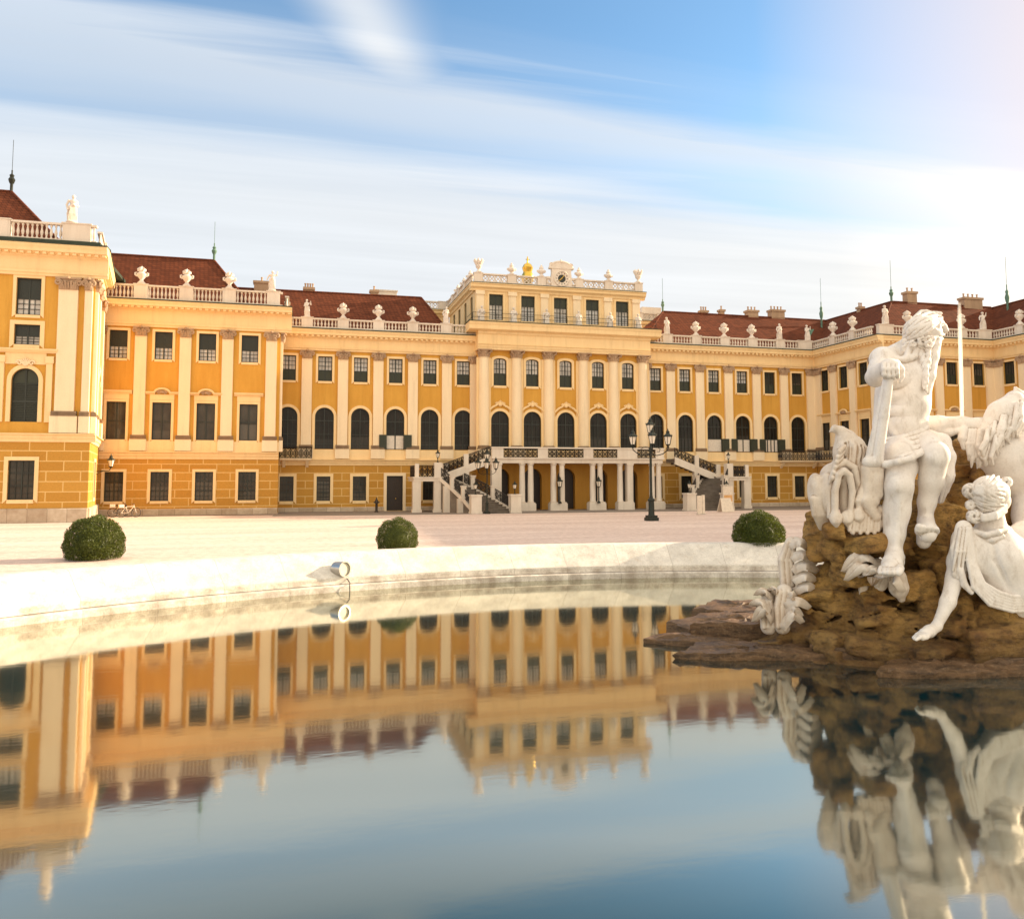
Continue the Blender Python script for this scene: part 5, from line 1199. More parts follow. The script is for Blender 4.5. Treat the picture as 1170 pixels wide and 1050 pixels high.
# ---- roof urns and roof statues
def urn_mesh(kind):
    b = MB()
    if kind == 'flame':
        b.lathe((0, 0, 0), [(0.30, 0), (0.30, 0.10), (0.22, 0.16), (0.12, 0.30), (0.12, 0.36), (0.26, 0.52), (0.36, 0.70), (0.38, 0.80), (0.30, 0.86), (0.22, 0.90), (0.20, 0.98), (0.26, 1.04), (0.24, 1.16), (0.13, 1.27), (0.10, 1.32), (0.0, 1.44)], 14)
        for s in (-1, 1):
            b.tube([(s*0.30, 0, 0.62), (s*0.46, 0, 0.72), (s*0.47, 0, 0.86), (s*0.36, 0, 0.90)], [0.07, 0.08, 0.07, 0.05], 6)
        for k in range(6): a = k*math.pi/3; b.tube([(0.24*math.cos(a), 0.24*math.sin(a), 1.0), (0.28*math.cos(a+0.4), 0.28*math.sin(a+0.4), 1.16), (0.12*math.cos(a+0.8), 0.12*math.sin(a+0.8), 1.34)], [0.08, 0.07, 0.02], 5)
    elif kind == 'plume':
        b.lathe((0, 0, 0), [(0.28, 0), (0.28, 0.1), (0.12, 0.22), (0.10, 0.32), (0.24, 0.46), (0.30, 0.62), (0.24, 0.72), (0.30, 0.78)], 12)
        for k in range(7): a = k*2*math.pi/7; b.tube([(0.2*math.cos(a), 0.2*math.sin(a), 0.72), (0.34*math.cos(a), 0.34*math.sin(a), 1.02), (0.42*math.cos(a), 0.42*math.sin(a), 1.16), (0.38*math.cos(a), 0.38*math.sin(a), 1.28)], [0.10, 0.11, 0.09, 0.04], 6)
        b.lathe((0, 0, 0.78), [(0.2, 0), (0.24, 0.25), (0.14, 0.5), (0.0, 0.58)], 10)
    else:
        b.lathe((0, 0, 0), [(0.26, 0), (0.26, 0.08), (0.13, 0.18), (0.13, 0.24), (0.30, 0.36), (0.36, 0.50), (0.33, 0.62), (0.22, 0.68), (0.16, 0.74), (0.22, 0.80), (0.16, 0.95), (0.09, 1.0), (0.10, 1.06), (0.0, 1.16)], 14)
        for s in (-1, 1): b.tube([(s*0.28, 0, 0.40), (s*0.42, 0, 0.46), (s*0.42, 0, 0.56), (s*0.30, 0, 0.62)], 0.05, 5)
    return b.mesh('roof_urn', M['urnstone'], 50)
URN = {k: urn_mesh(k) for k in ('flame', 'plume', 'acorn')}
def urn(p, label, kind, group, s=1.0):
    o = put('roof_urn', URN[kind], None, T(*p) @ Matrix.Rotation(R(40*(hash(label) % 7)) if False else 0.0, 4, 'Z') @ Matrix.Scale(s, 4)); tag(o, label, 'urn', group); return o
def figure_mesh(v):
    """small draped standing figure, 1.55 m, on a block"""
    s = Sculpt(); V = lambda *a: np.array(a, float)
    sw = (0.05, -0.05, 0.03, 0.0)[v]
    s.cone(V(0, 0, 0.10), V(sw*0.5, 0, 0.80), 0.20, 0.15, 0.05); s.cone(V(sw*0.5, 0, 0.78), V(sw, 0, 1.14), 0.145, 0.155, 0.06)
    s.ell(V(sw, 0, 1.18), (0.19, 0.12, 0.10), 0.06); s.cone(V(sw, 0, 1.2), V(sw, -0.02, 1.34), 0.055, 0.055, 0.04); s.ell(V(sw-0.01, -0.03, 1.42), (0.085, 0.10, 0.115), 0.02)
    s.ell(V(sw, 0.03, 1.46), (0.10, 0.10, 0.09), 0.02)
    s.cone(V(0.09, -0.06, 0.85), V(0.11, -0.12, 0.45), 0.11, 0.10, 0.05); s.cone(V(0.11, -0.12, 0.45), V(0.10, -0.08, 0.08), 0.09, 0.09, 0.05)
    arms = {0: [((0.18, 0, 1.2), (0.25, -0.06, 0.95), (0.08, -0.2, 0.92)), ((-0.18, 0, 1.2), (-0.27, -0.02, 0.95), (-0.24, -0.12, 0.70))],
            1: [((0.18, 0, 1.2), (0.30, -0.05, 1.08), (0.25, -0.15, 1.34)), ((-0.18, 0, 1.2), (-0.25, -0.06, 0.95), (-0.06, -0.19, 0.98))],
            2: [((0.18, 0, 1.2), (0.34, -0.03, 1.2), (0.36, -0.05, 1.46)), ((-0.18, 0, 1.2), (-0.30, 0, 1.02), (-0.36, -0.08, 0.82))],
            3: [((0.18, 0, 1.2), (0.24, -0.07, 0.96), (0.0, -0.19, 1.05)), ((-0.18, 0, 1.2), (-0.24, -0.07, 0.96), (0.02, -0.2, 1.0))]}[v]
    for a, b_, c in arms: s.cone(V(*a), V(*b_), 0.062, 0.052, 0.04); s.cone(V(*b_), V(*c), 0.052, 0.036, 0.03); s.ell(V(*c), (0.045, 0.045, 0.05), 0.02)
    for k in range(7):
        x = -0.16+k*0.055; s.chain([V(x*0.8+sw, -0.14, 0.92-0.02*k), V(x*1.05, -0.19, 0.5), V(x*1.25, -0.17, 0.08)], [0.022, 0.030], 0.02)
    s.chain([V(0.17+sw, -0.1, 1.18), V(0.02, -0.17, 0.98), V(-0.16, -0.13, 0.84), V(-0.2, 0.02, 0.5), V(-0.18, 0.06, 0.12)], [0.04, 0.06, 0.06, 0.06, 0.05], 0.03)
    s.ell(V(0, -0.02, 0.05), (0.30, 0.24, 0.09), 0.03)
    return s.mesh('roof_statue', M['urnstone'], 0.028)
FIG = [figure_mesh(i) for i in range(4)]
def statue(p, label, v, group, s=1.0, rz=0.0):
    o = put('roof_statue', FIG[v], None, T(*p) @ Matrix.Rotation(rz, 4, 'Z') @ Matrix.Scale(s, 4)); tag(o, label, 'statue', group); return o
GU, GS = 'stone urns along the palace roof balustrades', 'stone statues along the palace roof balustrades'
zt = 16.62
for x, l in ((4.03, 'nearest the left statue'), (7.07, 'midway between the two statues'), (10.08, 'nearest the right statue')): urn((x, 71.65, zt), f'white stone urn on the range left of the central pavilion, {l}', 'flame', GU)
statue((1.0, 71.65, zt), 'white stone statue on the left range balustrade beside the left block', 1, GS, 1.0); statue((13.06, 71.65, zt), 'white stone statue on the left range balustrade beside the central pavilion', 0, GS, 1.0, R(-10))
for x, l in ((37.7, 'nearest the central pavilion'), (40.75, 'midway between its two statues'), (43.8, 'third from the central pavilion')): urn((x, 71.65, zt), f'white stone urn on the range right of the central pavilion, {l}', 'flame', GU)
statue((34.62, 71.65, zt), 'white stone statue on the right range balustrade beside the central pavilion', 3, GS, 1.08); statue((46.9, 71.65, zt), 'white stone statue on the right range balustrade after the third urn', 0, GS, 1.05)
o = statue((50.1, 71.6, zt), 'white stone statue with a pale green sail shape at the inner right corner', 1, GS, 1.05)
b = MB(); b.add([(0.15, -0.15, 0.3), (0.75, -0.05, 1.15), (0.15, -0.05, 1.15), (0.25, 0.2, 0.1), (0.8, 0.25, 1.2), (0.2, 0.25, 1.2)], [(0, 1, 2), (3, 5, 4), (0, 3, 4, 1), (1, 4, 5, 2), (0, 2, 5, 3)]); b.build('green_sail', M['copper'], o)
for y, l in ((68.4, 'farther of two above the right return'), (65.5, 'nearer of two above the right return')): urn((50.75, y, zt), f'white stone urn on the side balustrade, {l}', 'flame', GU)
statue((51.6, 62.15, zt), 'white stone statue on the projecting right corner, in front of the red hip', 3, GS, 1.15)
urn((54.0, 62.15, zt), 'white stone urn on the right front balustrade, next to the projecting corner statue', 'flame', GU); urn((57.0, 62.15, zt), 'white stone urn on the right front balustrade, behind the bearded statue', 'flame', GU)
urn((60.0, 62.15, zt), 'white stone urn on the right front balustrade, behind the fountain jet', 'flame', GU)
statue((62.4, 62.15, zt), 'white stone statue on the right front balustrade, right of the fountain jet', 2, GS, 1.1)
urn((63.5, 59.1, zt), 'white stone urn on the nearest right wing balustrade, by the picture edge', 'flame', GU)
for x, l in ((-11.62, 'leftmost of three'), (-8.32, 'middle one of three'), (-5.12, 'rightmost of three')): urn((x, 68.25, 17.94), f'white stone urn on the left block balustrade, {l}', 'flame', GU, 1.0)
statue((-1.85, 68.25, 17.94), 'white stone statue with raised arm on the corner of the left block', 2, GS, 1.1)
statue((-14.35, 58.7, 19.61), 'white stone statue on the corner of the left wing, highest at left', 0, GS, 1.25, R(20))
for x, l in zip(AP, ('leftmost', 'second from left', 'third from left', 'third from right', 'second from right', 'rightmost')): statue((x, 72.4, 16.74), f'white statue standing before the attic wall of the central pavilion, {l} of six', (0, 3, 0, 3, 0, 3)[AP.index(x)], 'statues before the attic of the central pavilion', 1.22)
urn((16.3, 72.75, 21.74), 'plumed stone urn on the left front corner of the central attic', 'plume', GU); urn((32.2, 72.75, 21.74), 'plumed stone urn on the right front corner of the central attic', 'plume', GU)
for x, l in ((19.45, 'left of the gilded orb'), (22.35, 'just left of the clock'), (26.1, 'just right of the clock'), (29.1, 'between clock and right corner')): urn((x, 72.75, 21.74), f'small stone urn on the central attic front, {l}', 'acorn', GU)
for y, l in ((76.4, 'nearest the front corner'), (79.4, 'middle one of three'), (82.5, 'farthest back')): urn((16.3, y, 21.74), f'small stone urn on the side of the central attic, {l}', 'acorn', GU)

# ------------------------------------------------------------------ the fountain group
FD = 17.0                                            # distance of the group from the camera
_cm = cam.matrix_world.copy(); _ci = _cm.translation
_ax = Vector((math.sin(CYAW), math.cos(CYAW), 0))
def site(px, py, dd=0.0):
    """point of the fountain group: sight line (px, py) at distance FD+dd along the view axis"""
    v = _cm.to_3x3() @ Vector(((px-585)/CF, -(py-CCY)/CF, -1.0)); p = _ci+v*((FD+dd)/(v.dot(_ax))); return np.array(p)
U1 = FD/CF
rt = np.array([math.cos(CYAW), -math.sin(CYAW), 0.0]); fwv = np.array([math.sin(CYAW), math.cos(CYAW), 0.0]); upv = np.array([0, 0, 1.0])
ROT = np.stack([rt, fwv, upv], 1)                    # local (right, away, up) axes for ellipsoids
class Fig(Sculpt):
    def L(s, pts, r0, r1=None, k=3, **kw):           # limb through (px, py, dd), radii in sculpture units
        P = [site(*p) for p in pts]; n = len(P)
        rs = [v*U1 for v in r0] if isinstance(r0, (list, tuple)) else [(r0+((r1 if r1 is not None else r0)-r0)*i/(n-1))*U1 for i in range(n)]
        s.chain(P, rs, k*U1, **kw); return s
    def E(s, c, r, k=4, sub=False, tilt=0.0, lean=0.0):
        A = ROT @ np.array(Matrix.Rotation(tilt, 3, 'Y') @ Matrix.Rotation(lean, 3, 'X')); s.ell(site(*c), np.array(r)*U1, k*U1, sub, A); return s
def stone_noise(a, f=6.0, seed=1): return (lambda P: a*fbm(P*f, 3, seed), None, a)
VX_ = 0.018

god = thing('seated_statue', 'white marble statue of a seated bearded man turning his head to the right', 'statue', tuple(site(1035, 600, 0)))
def local(me, root): 
    me.transform(Matrix.Translation(-root.location)); return me
G = Fig()
G.E((1033, 514, 0.15), (29, 26, 26), 4); G.L([(1032, 506, 0.05), (1031, 482, 0.02), (1033, 460, 0.0)], [27, 25, 26.5], k=6)
G.L([(1033, 462, 0.0), (1037, 436, 0.05)], 26.5, 26, k=6); G.E((1036, 430, 0.05), (29, 22, 25), 6, tilt=0.10)
G.E((1044, 464, -0.20), (16, 14, 13), 5); G.E((1030, 486, -0.22), (19, 14, 15), 6); G.E((1046, 492, -0.15), (13, 13, 14), 5)
G.E((1047, 435, -0.26), (15, 9, 12), 1.6, tilt=0.30); G.E((1027, 434, -0.28), (15, 9, 12), 1.6, tilt=-0.2)
G.E((1032, 453, -0.24), (22, 12, 9), 1.8); G.E((1034, 470, -0.27), (22, 12, 10), 1.8); G.E((1033, 468, -0.52), (1.6, 3, 2.2), 1.2, sub=True)
G.L([(1008, 470, -0.2), (1013, 485, -0.28), (1022, 496, -0.36)], 4, 3, k=4); G.L([(1056, 468, -0.2), (1055, 482, -0.28), (1049, 494, -0.34)], 4, 3, k=4)
G.L([(1020, 411, -0.25), (1034, 410, -0.30), (1046, 407, -0.28)], 3.2, 2.6, k=3); G.L([(1040, 392, -0.24), (1036, 409, -0.30)], 3.2, 2.8, k=3); G.L([(1050, 396, -0.22), (1041, 409, -0.30)], 2.8, 2.4, k=3)
G.L([(1018, 409, 0.05), (1040, 398, 0.02)], 13, 13, k=7); G.L([(1041, 408, 0.0), (1047, 388, -0.05)], 14, 13, k=5)
G.E((1009, 410, -0.08), (14.5, 14, 14), 6); G.L([(1008, 412, -0.1), (1005, 423, -0.25), (1001, 431, -0.42)], [13, 12, 10.5], k=4)
G.L([(1000, 431, -0.42), (1005, 426, -0.65), (1013, 420, -0.92)], [10.8, 10.2, 7.6], k=3); G.E((1002, 429, -0.52), (11.5, 9, 10.5), 3)
G.E((1017, 417, -1.0), (8.5, 8, 7), 4)
for i in range(4):
    x = 1009.5+i*5.0; l = (0, 1.6, 1.2, -0.6)[i]
    G.L([(x, 416, -1.08), (x, 422, -1.17), (x+0.5, 428+l, -1.16), (x+1.2, 432+l, -1.06)], [2.9, 2.7, 2.5, 2.0], k=1.1)
G.L([(1024, 415, -1.0), (1029.5, 422, -1.02), (1030, 430, -0.98), (1027.5, 436, -0.98)], [4.0, 3.4, 2.8, 2.2], k=1.5)
# far arm, stretched back along the beast's neck
G.E((1047, 420, 0.28), (13, 13, 14), 6); G.L([(1046, 420, 0.35), (1046, 450, 0.62), (1050, 478, 0.62)], [11, 10.5, 10], k=5)
G.L([(1050, 486, 0.55), (1072, 485, 0.48), (1098, 485, 0.40), (1118, 486, 0.36), (1138, 484, 0.40)], [10.5, 10, 9, 8.5, 9], k=4)
G.L([(1070, 492, 0.42), (1084, 494, 0.36), (1094, 492, 0.30)], [4, 5, 4], k=3); G.L([(1100, 491, 0.28), (1099.5, 501, 0.22), (1101, 512, 0.2)], [5.2, 4.4, 2.4], k=2)
for i in range(5):
    x = 1107+i*3.4; G.L([(x, 492, 0.25), (x-1.5, 507, 0.16), (x+0.5, 519+(0, 5, 2, 6, 0)[i], 0.14), (x-0.5, 526+(0, 8, 2, 9, -3)[i], 0.2)], [2.8, 3.0, 2.5, 1.0], k=0.6)
# near leg (left in view)
G.L([(1030, 514, -0.10), (1028, 534, -0.55), (1027, 555, -0.88)], [18, 17, 14.6], k=5); G.E((1027, 556, -1.0), (12, 8, 12), 4); G.E((1027, 556, -1.09), (7, 5, 7.5), 3); G.L([(1020, 548, -1.0), (1021, 562, -1.02)], 2.6, 2.2, k=3)
G.L([(1027, 558, -0.86), (1025, 582, -0.80), (1022, 610, -0.82), (1021, 634, -0.86)], [14.2, 13.2, 10.6, 7.6], k=4)
G.E((1020, 588, -0.74), (10.5, 10, 21), 4, tilt=0.05); G.E((1030, 582, -0.76), (7.5, 9, 19), 4)
G.L([(1028, 566, -1.05), (1025, 600, -0.96), (1023, 632, -0.98)], [4, 3.4, 3], k=3)
G.E((1023, 641, -0.72), (9, 11, 9), 4); G.L([(1022, 634, -0.92), (1019, 645, -1.20), (1016, 650, -1.42)], [9.5, 9.5, 8], k=4); G.E((1016, 637, -0.85), (4, 5, 4.5), 3); G.E((1029, 636, -0.85), (4, 5, 4.5), 3)
for i in range(5):
    x = 1005.5+i*5.0+(0.8 if i == 4 else 0); r = (2.7, 2.8, 3.0, 3.2, 4.2)[i]; f = (0.0, 0.06, 0.10, 0.12, 0.12)[i]
    G.L([(x+1.5, 649, -1.38), (x+0.5, 652, -1.50-f), (x, 654.5, -1.58-f)], [r*1.15, r, r*0.85], k=1.2)
# raised leg (right in view)
G.L([(1044, 514, 0.0), (1058, 514, -0.42), (1068, 519, -0.80)], [19, 17.5, 14.8], k=5); G.E((1068.5, 521, -0.88), (12, 8, 12), 4); G.E((1068.5, 524, -0.98), (7, 5, 7), 3)
G.L([(1068, 523, -0.78), (1064, 550, -0.70), (1059, 574, -0.62), (1057, 592, -0.58)], [14, 12.4, 9.2, 7.2], k=4)
G.E((1064, 550, -0.58), (10.5, 11, 20), 4, tilt=0.15); G.E((1058, 602, -0.45), (9, 11, 9), 4)
G.L([(1058, 597, -0.62), (1060, 606, -0.92), (1060, 611, -1.12)], [9, 9.5, 8.5], k=4); G.L([(1057, 612, -0.50), (1055.5, 619, -0.62)], 9, 7.5, k=5)
for i in range(5):
    x = 1050+i*5.0; r = (4.0, 3.2, 3.0, 2.8, 2.6)[i]; G.L([(x+0.5, 607, -1.1), (x, 604.5, -1.24), (x, 601.5+i*0.6, -1.28)], [r*1.15, r, r*0.85], k=1.2)
G.L([(1050, 612, -1.12), (1062, 615, -1.14), (1069, 610, -1.08)], 1.4, k=1.5, sub=True)
# face in profile, turned up to the right
G.E((1054, 377, -0.05), (19, 17, 17), 5, tilt=-0.15); G.E((1064, 371, -0.05), (10, 11, 8), 4, tilt=-0.2); G.E((1067, 381, -0.10), (9, 9, 8.5), 4)
G.L([(1073, 368, -0.07), (1078, 373, -0.08), (1080.5, 377.5, -0.08)], [3.0, 3.2, 3.4], k=2.5); G.L([(1066, 369, -0.30), (1073, 367.5, -0.22), (1076, 368, -0.1)], 2.4, k=2)
G.E((1070.5, 373, -0.27), (3.4, 4, 2.6), 2, sub=True); G.E((1070, 373.3, -0.22), (2.4, 2.6, 1.9), 0.8); G.L([(1067, 371.8, -0.27), (1073, 371.8, -0.23)], 0.9, k=0.8); G.L([(1067, 375.4, -0.27), (1072.5, 375.2, -0.23)], 0.8, k=0.8)
G.L([(1071, 383.5, -0.22), (1077.5, 382.5, -0.1)], 2.2, k=1.5); G.L([(1070, 387.8, -0.2), (1076, 387.2, -0.08)], 2.2, k=1.5); G.L([(1070, 385.7, -0.27), (1078, 385, -0.1)], 0.9, k=1, sub=True); G.E((1079.2, 378.6, -0.13), (1.0, 1.2, 0.9), 0.6, sub=True)
G.E((1050, 384, -0.33), (3.2, 3, 5), 1.5)
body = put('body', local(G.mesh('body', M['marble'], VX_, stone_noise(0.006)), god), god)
gen = np.random.default_rng(11)
H = Fig()
H.E((1050, 373, 0.04), (16.5, 15, 11.5), 3, tilt=-0.2); H.E((1041, 382, 0.04), (9, 11, 10), 3)
for j in range(9):
    f = j/8; pts = []
    for i in range(8):
        t = i/7; x = 1076-41*t-3*math.sin(f*3)*t; y = 363+4*f+(8+20*f)*t-10*math.sin(t*math.pi)*(1-f*0.9)+1.5*math.sin(t*9+j*2.1); d = -0.10-0.33*math.sqrt(max(0.0, 1-((x-1053.5)/22)**2-((y-376)/18)**2))
        pts.append((x, y, d))
    H.L(pts, [1.4]+[2.2, 2.5, 2.1, 2.5, 2.1, 2.3]+[1.5], k=0.25)
H.L([(1077, 371.5, -0.16), (1066, 378.5, -0.30), (1052, 385, -0.36), (1038, 391, -0.26), (1032, 391, -0.05)], 1.5, k=0.8)
for i in range(16):
    x = 1034+gen.random()*30; y = 391+gen.random()*9-(x-1034)*0.15; r = 3.2+gen.random()*2.2; d = -0.34+0.12*gen.random()+(0.15 if x < 1040 else 0)
    H.L([(x+r*0.9*math.cos(a), y+r*0.9*math.sin(a), d-0.02*a) for a in (0, 1.2, 2.4, 3.6, 4.8)], [2.0, 2.1, 2.0, 1.8, 1.4], k=0.4)
for i in range(5): H.L([(1070-i*3, 362-i*0.8, -0.05), (1074-i*4, 358.5-i*0.2, -0.04), (1066-i*5, 357+i*1.2, 0.0)], [1.6, 2.2, 1.6], k=1.2)
put('hair', local(H.mesh('hair', M['marble'], 0.015, stone_noise(0.005, 9, 3)), god), body)
Bd = Fig(); Bd.L([(1068, 389, -0.10), (1064, 408, -0.18), (1061, 430, -0.30), (1058, 448, -0.36)], [7.5, 8, 7, 4.5], k=3); Bd.L([(1056, 396, -0.16), (1055, 420, -0.26), (1057, 440, -0.34)], [5.5, 6, 4], k=3)
Bd.L([(1070, 384, -0.23), (1065, 387, -0.28), (1058, 392, -0.30)], [2.5, 3, 2.2], k=1.5)
for i in range(15):
    x0 = 1072-i*1.7; y0 = 387+i*0.5; pts = []
    for j in range(8):
        t = j/7; pts.append((x0+(1060-x0+(-6+12*gen.random()*0+i*0.7-5)*0.6)*t*0.9+1.9*math.sin(t*10+i*1.7), y0+(57-abs(i-6)*2.0)*t, -0.12-0.12*math.sin(i/14*math.pi)-0.33*t*0.75-0.06*math.sin(t*9+i)))
    Bd.L(pts, [2.2, 2.7, 2.3, 2.7, 2.2, 2.5, 2.0, 1.2], k=0.45)
put('beard', local(Bd.mesh('beard', M['marble'], 0.015, stone_noise(0.005, 9, 5)), god), body)
# drapery round the hips and over the far thigh
C_ = Fig(); C_.E((1032, 516, -0.02), (31, 27, 18), 4)
for k, (y0, y1, d1) in enumerate(((492, 497, -0.50), (497, 502, -0.56), (502, 508, -0.67), (507, 514, -0.80), (512, 520, -0.95))):
    C_.L([(1003+k*0.5, y0+7, -0.22), (1012, y0+(y1-y0)*0.9+6, -0.34-k*0.06), (1030, y1+3, d1), (1046, y1-2, d1+0.04), (1060, y0-4, -0.34)], [2.2, 2.8, 3.2, 2.8, 2.2], k=0.9)
C_.L([(1001, 516, -0.26), (1003, 529, -0.60), (1012, 530.5, -0.90), (1026, 527.5, -1.06), (1040, 524, -1.04), (1051, 518, -0.88), (1060, 508, -0.55)], [4.5, 4.4, 4, 3.6, 3.6, 3.4, 3], k=1.5)
C_.L([(1030, 511, -0.10), (1028, 521, -0.62)], [20, 17], k=3); C_.L([(1044, 510, 0.0), (1054, 509, -0.30)], [20, 17], k=3)
for i in range(5): C_.L([(1006+i*4, 530, -0.55), (1004+i*4.4, 548, -0.55), (1003+i*4.6, 570-i*3, -0.5)], [4.5, 4.5, 3.2], k=2)
C_.L([(1062, 500, 0.0), (1076, 505, -0.25), (1082, 522, -0.45), (1081, 546, -0.42), (1074, 571, -0.34)], [9, 9, 8.5, 7.5, 4.5], k=4)
for i in range(3): C_.L([(1064+i*4, 498+i, -0.26), (1080+i*3.2, 512, -0.52+i*0.06), (1082+i*3.6, 543, -0.54+i*0.05), (1074+i*4.5, 574-i*6, -0.42)], [2.2, 2.4, 2.2, 1.4], k=0.7)
C_.L([(1012, 448, 0.28), (1009, 485, 0.30), (1006, 525, 0.25)], [12, 11, 11], k=4)
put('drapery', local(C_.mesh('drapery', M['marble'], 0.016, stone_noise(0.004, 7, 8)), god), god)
O_ = Fig(); O_.L([(1017, 428, -1.05), (1010, 475, -0.92), (1002, 526, -0.82)], [4.2, 5.2, 6.2], k=2); O_.L([(1012.5, 432, -0.98), (1004, 478, -0.84), (994.5, 524, -0.74)], [3.2, 4.4, 5.6], k=1)
O_.L([(992, 528, -0.78), (1002, 527, -0.82)], 6.5, 6.5, k=2)
put('oar', local(O_.mesh('oar', M['marble'], VX_), god), god)
S_ = Fig()
for x, yb in ((991, 568), (998, 572), (1002, 564)): S_.L([(x, 536, -0.72), (x, yb, -0.72)], 7.0, 6.5, k=2)
S_.L([(988, 572, -0.72), (1000, 590, -0.7)], 7, 6, k=3)
for i in range(9): S_.L([(972+i*4, 588+(i % 3), -0.70), (970.5+i*4.1, 606+(i % 2)*3, -0.74)], [2.6, 2.2], k=0.9)
S_.L([(972, 586, -0.6), (1004, 584, -0.6)], 7, 7, k=3); S_.L([(974, 598, -0.55), (1002, 598, -0.55)], 9, 9, k=3)
put('carved_support', local(S_.mesh('carved_support', M['marble2'], VX_, stone_noise(0.010, 9, 4)), god), god)

# ---- reclining woman seen from the back
lady = thing('reclining_statue', 'white marble statue of a reclining woman seen from behind, leaning on one arm', 'statue', tuple(site(1140, 690, -0.9)))
G = Fig()
G.E((1131, 567, -0.92), (16, 14, 18), 4); G.E((1141, 572, -0.92), (12, 11, 12), 4); G.L([(1131, 582, -0.93), (1133, 606, -0.86)], [12.5, 15.5], k=6)
G.E((1138, 633, -0.80), (40, 19, 32), 7); G.E((1106, 618, -0.92), (15, 14, 16), 6); G.E((1171, 617, -0.75), (17, 15, 19), 6)
G.E((1120, 634, -1.14), (13, 6, 18), 5, tilt=0.25); G.E((1154, 630, -1.08), (14, 6, 19), 5, tilt=-0.2)
G.L([(1138, 640, -0.82), (1158, 672, -0.80), (1180, 698, -0.75)], [34, 31, 33], k=8); G.E((1205, 705, -0.7), (44, 32, 34), 8)
G.L([(1134, 606, -1.28), (1138, 640, -1.36), (1156, 680, -1.36)], 1.9, k=4, sub=True)
G.L([(1114, 607, -1.10), (1126, 611, -1.22), (1140, 608, -1.25), (1150, 605, -1.18)], [2.5, 3.2, 3.0, 2.2], k=1.6); G.L([(1120, 616, -1.12), (1134, 617, -1.24), (1146, 612, -1.22)], [1.8, 2.4, 1.8], k=1.4)
G.L([(1102, 618, -0.95), (1095, 642, -0.98), (1091, 662, -1.05)], [12.5, 10.5, 8.6], k=5); G.L([(1091, 660, -1.05), (1083, 688, -1.18), (1071, 714, -1.32)], [8.6, 7.4, 5.0], k=4)
G.L([(1070, 716, -1.34), (1062, 721, -1.42), (1056, 724, -1.48)], [5.2, 5.8, 5.6], k=3)
for i in range(4):
    G.L([(1057, 722.5+i*1.2, -1.40-i*0.06), (1050-(0, 1.5, 1, -1)[i], 724+i*1.3, -1.44-i*0.09), (1045.5-(0, 1.5, 1, -1.2)[i], 727.5+i*1.1, -1.46-i*0.10)], [2.6, 2.4, 1.7], k=0.9)
G.L([(1062, 724, -1.52), (1058, 728, -1.64), (1053.5, 730, -1.68)], [3.0, 2.5, 1.8], k=1)
G.L([(1171, 612, -0.75), (1188, 640, -0.9), (1200, 665, -1.0)], [15, 13, 11], k=5)
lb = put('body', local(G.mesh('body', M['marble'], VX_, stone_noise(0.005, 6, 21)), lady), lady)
H = Fig(); H.E((1131, 563, -0.92), (19.5, 18, 18.5), 3)
for j in range(11):                                  # waves swept from the knot over the back of the head
    a = R(112-j*16); ex, ey = 1131+20.5*math.cos(a), 564-20.5*math.sin(a); pts = []
    for i in range(8):
        t = i/7; bul = math.sin(t*math.pi*0.85+0.25)
        pts.append((1112+(ex-1112)*t+1.3*math.sin(t*9+j*2), 562+(j-4)*1.2*t+(ey-562-(j-4)*1.2)*t*t+1.4*math.sin(t*8+j), 0))
    pts = [(x, y, -0.985-0.345*math.sqrt(max(0.0, 1-((x-1131)/21.5)**2-((y-563)/20)**2))) for x, y, _ in pts]
    H.L(pts, [1.8, 2.3, 2.1, 2.4, 2.0, 2.3, 2.0, 1.3], k=0.25)
for q in range(6):
    pts = [(1112+11.5*i, (565, 569, 571, 570)[i]+q*(2.2, 3.0, 3.2, 2.9)[i]+(0.8 if (i+q) % 2 else -0.8)) for i in range(4)]
    H.L([(x, y, -0.975-0.335*math.sqrt(max(0.0, 1-((x-1131)/22)**2-((y-563)/26)**2))) for x, y in pts], [1.8, 2.3, 2.2, 1.5], k=0.3)
for j in range(4): H.L([(1114+j, 584+j*2.2, -1.05-j*0.02), (1124, 590+j*1.2, -1.22), (1137, 587+j*1.6, -1.25), (1149, 577+j*2.5, -1.1)], [2.2, 2.8, 2.7, 1.8], k=0.6)
gen = np.random.default_rng(5)
for x, y, r, d in ((1109, 561, 8.5, -0.98), (1113, 590, 8, -1.05), (1109, 577, 5.5, -1.0), (1150, 551, 6, -0.95)):
    H.E((x, y, d), (r, r, r), 1.5)
    for q in range(5): ph = q*1.25+x; H.L([(x+r*0.98*math.cos(ph+w_*0.45)*(1-0.17*w_), y+r*0.98*math.sin(ph+w_*0.45)*(1-0.17*w_), d-0.02-r*U1*math.sqrt(max(0, 1-(1-0.17*w_)**2))) for w_ in range(5)], [1.2, 1.9, 2.0, 1.7, 1.0], k=0.5)
put('hair', local(H.mesh('hair', M['marble'], 0.015, stone_noise(0.005, 9, 23)), lady), lb)
C_ = Fig(); SH = dict(flat_=(fwv, 1.6))
C_.L([(1101, 604, -1.12), (1095, 628, -1.16), (1092, 656, -1.2)], [9, 8, 4.5], k=2, flat_=(fwv, 1.7))
for q in range(3): C_.L([(1097+q*4, 604, -1.22), (1092.5+q*4.5, 630, -1.27), (1088.5+q*5.5, 652+(q % 2)*9, -1.24)], [1.6, 2.0, 1.0], k=0.9)
for q in range(6): C_.L([(1105+q*0.7, 604, -1.22), (1105.5+q*1.5, 640, -1.28+q*0.01), (1112+q*2.4, 671-q*1.0, -1.34), (1131+q*2.0, 691-q*2.9, -1.38), (1156, 698-q*3.3, -1.36), (1184, 697-q*3.4, -1.26)], [1.6, 1.9, 2.0, 2.2, 2.2, 2.0], k=0.55)
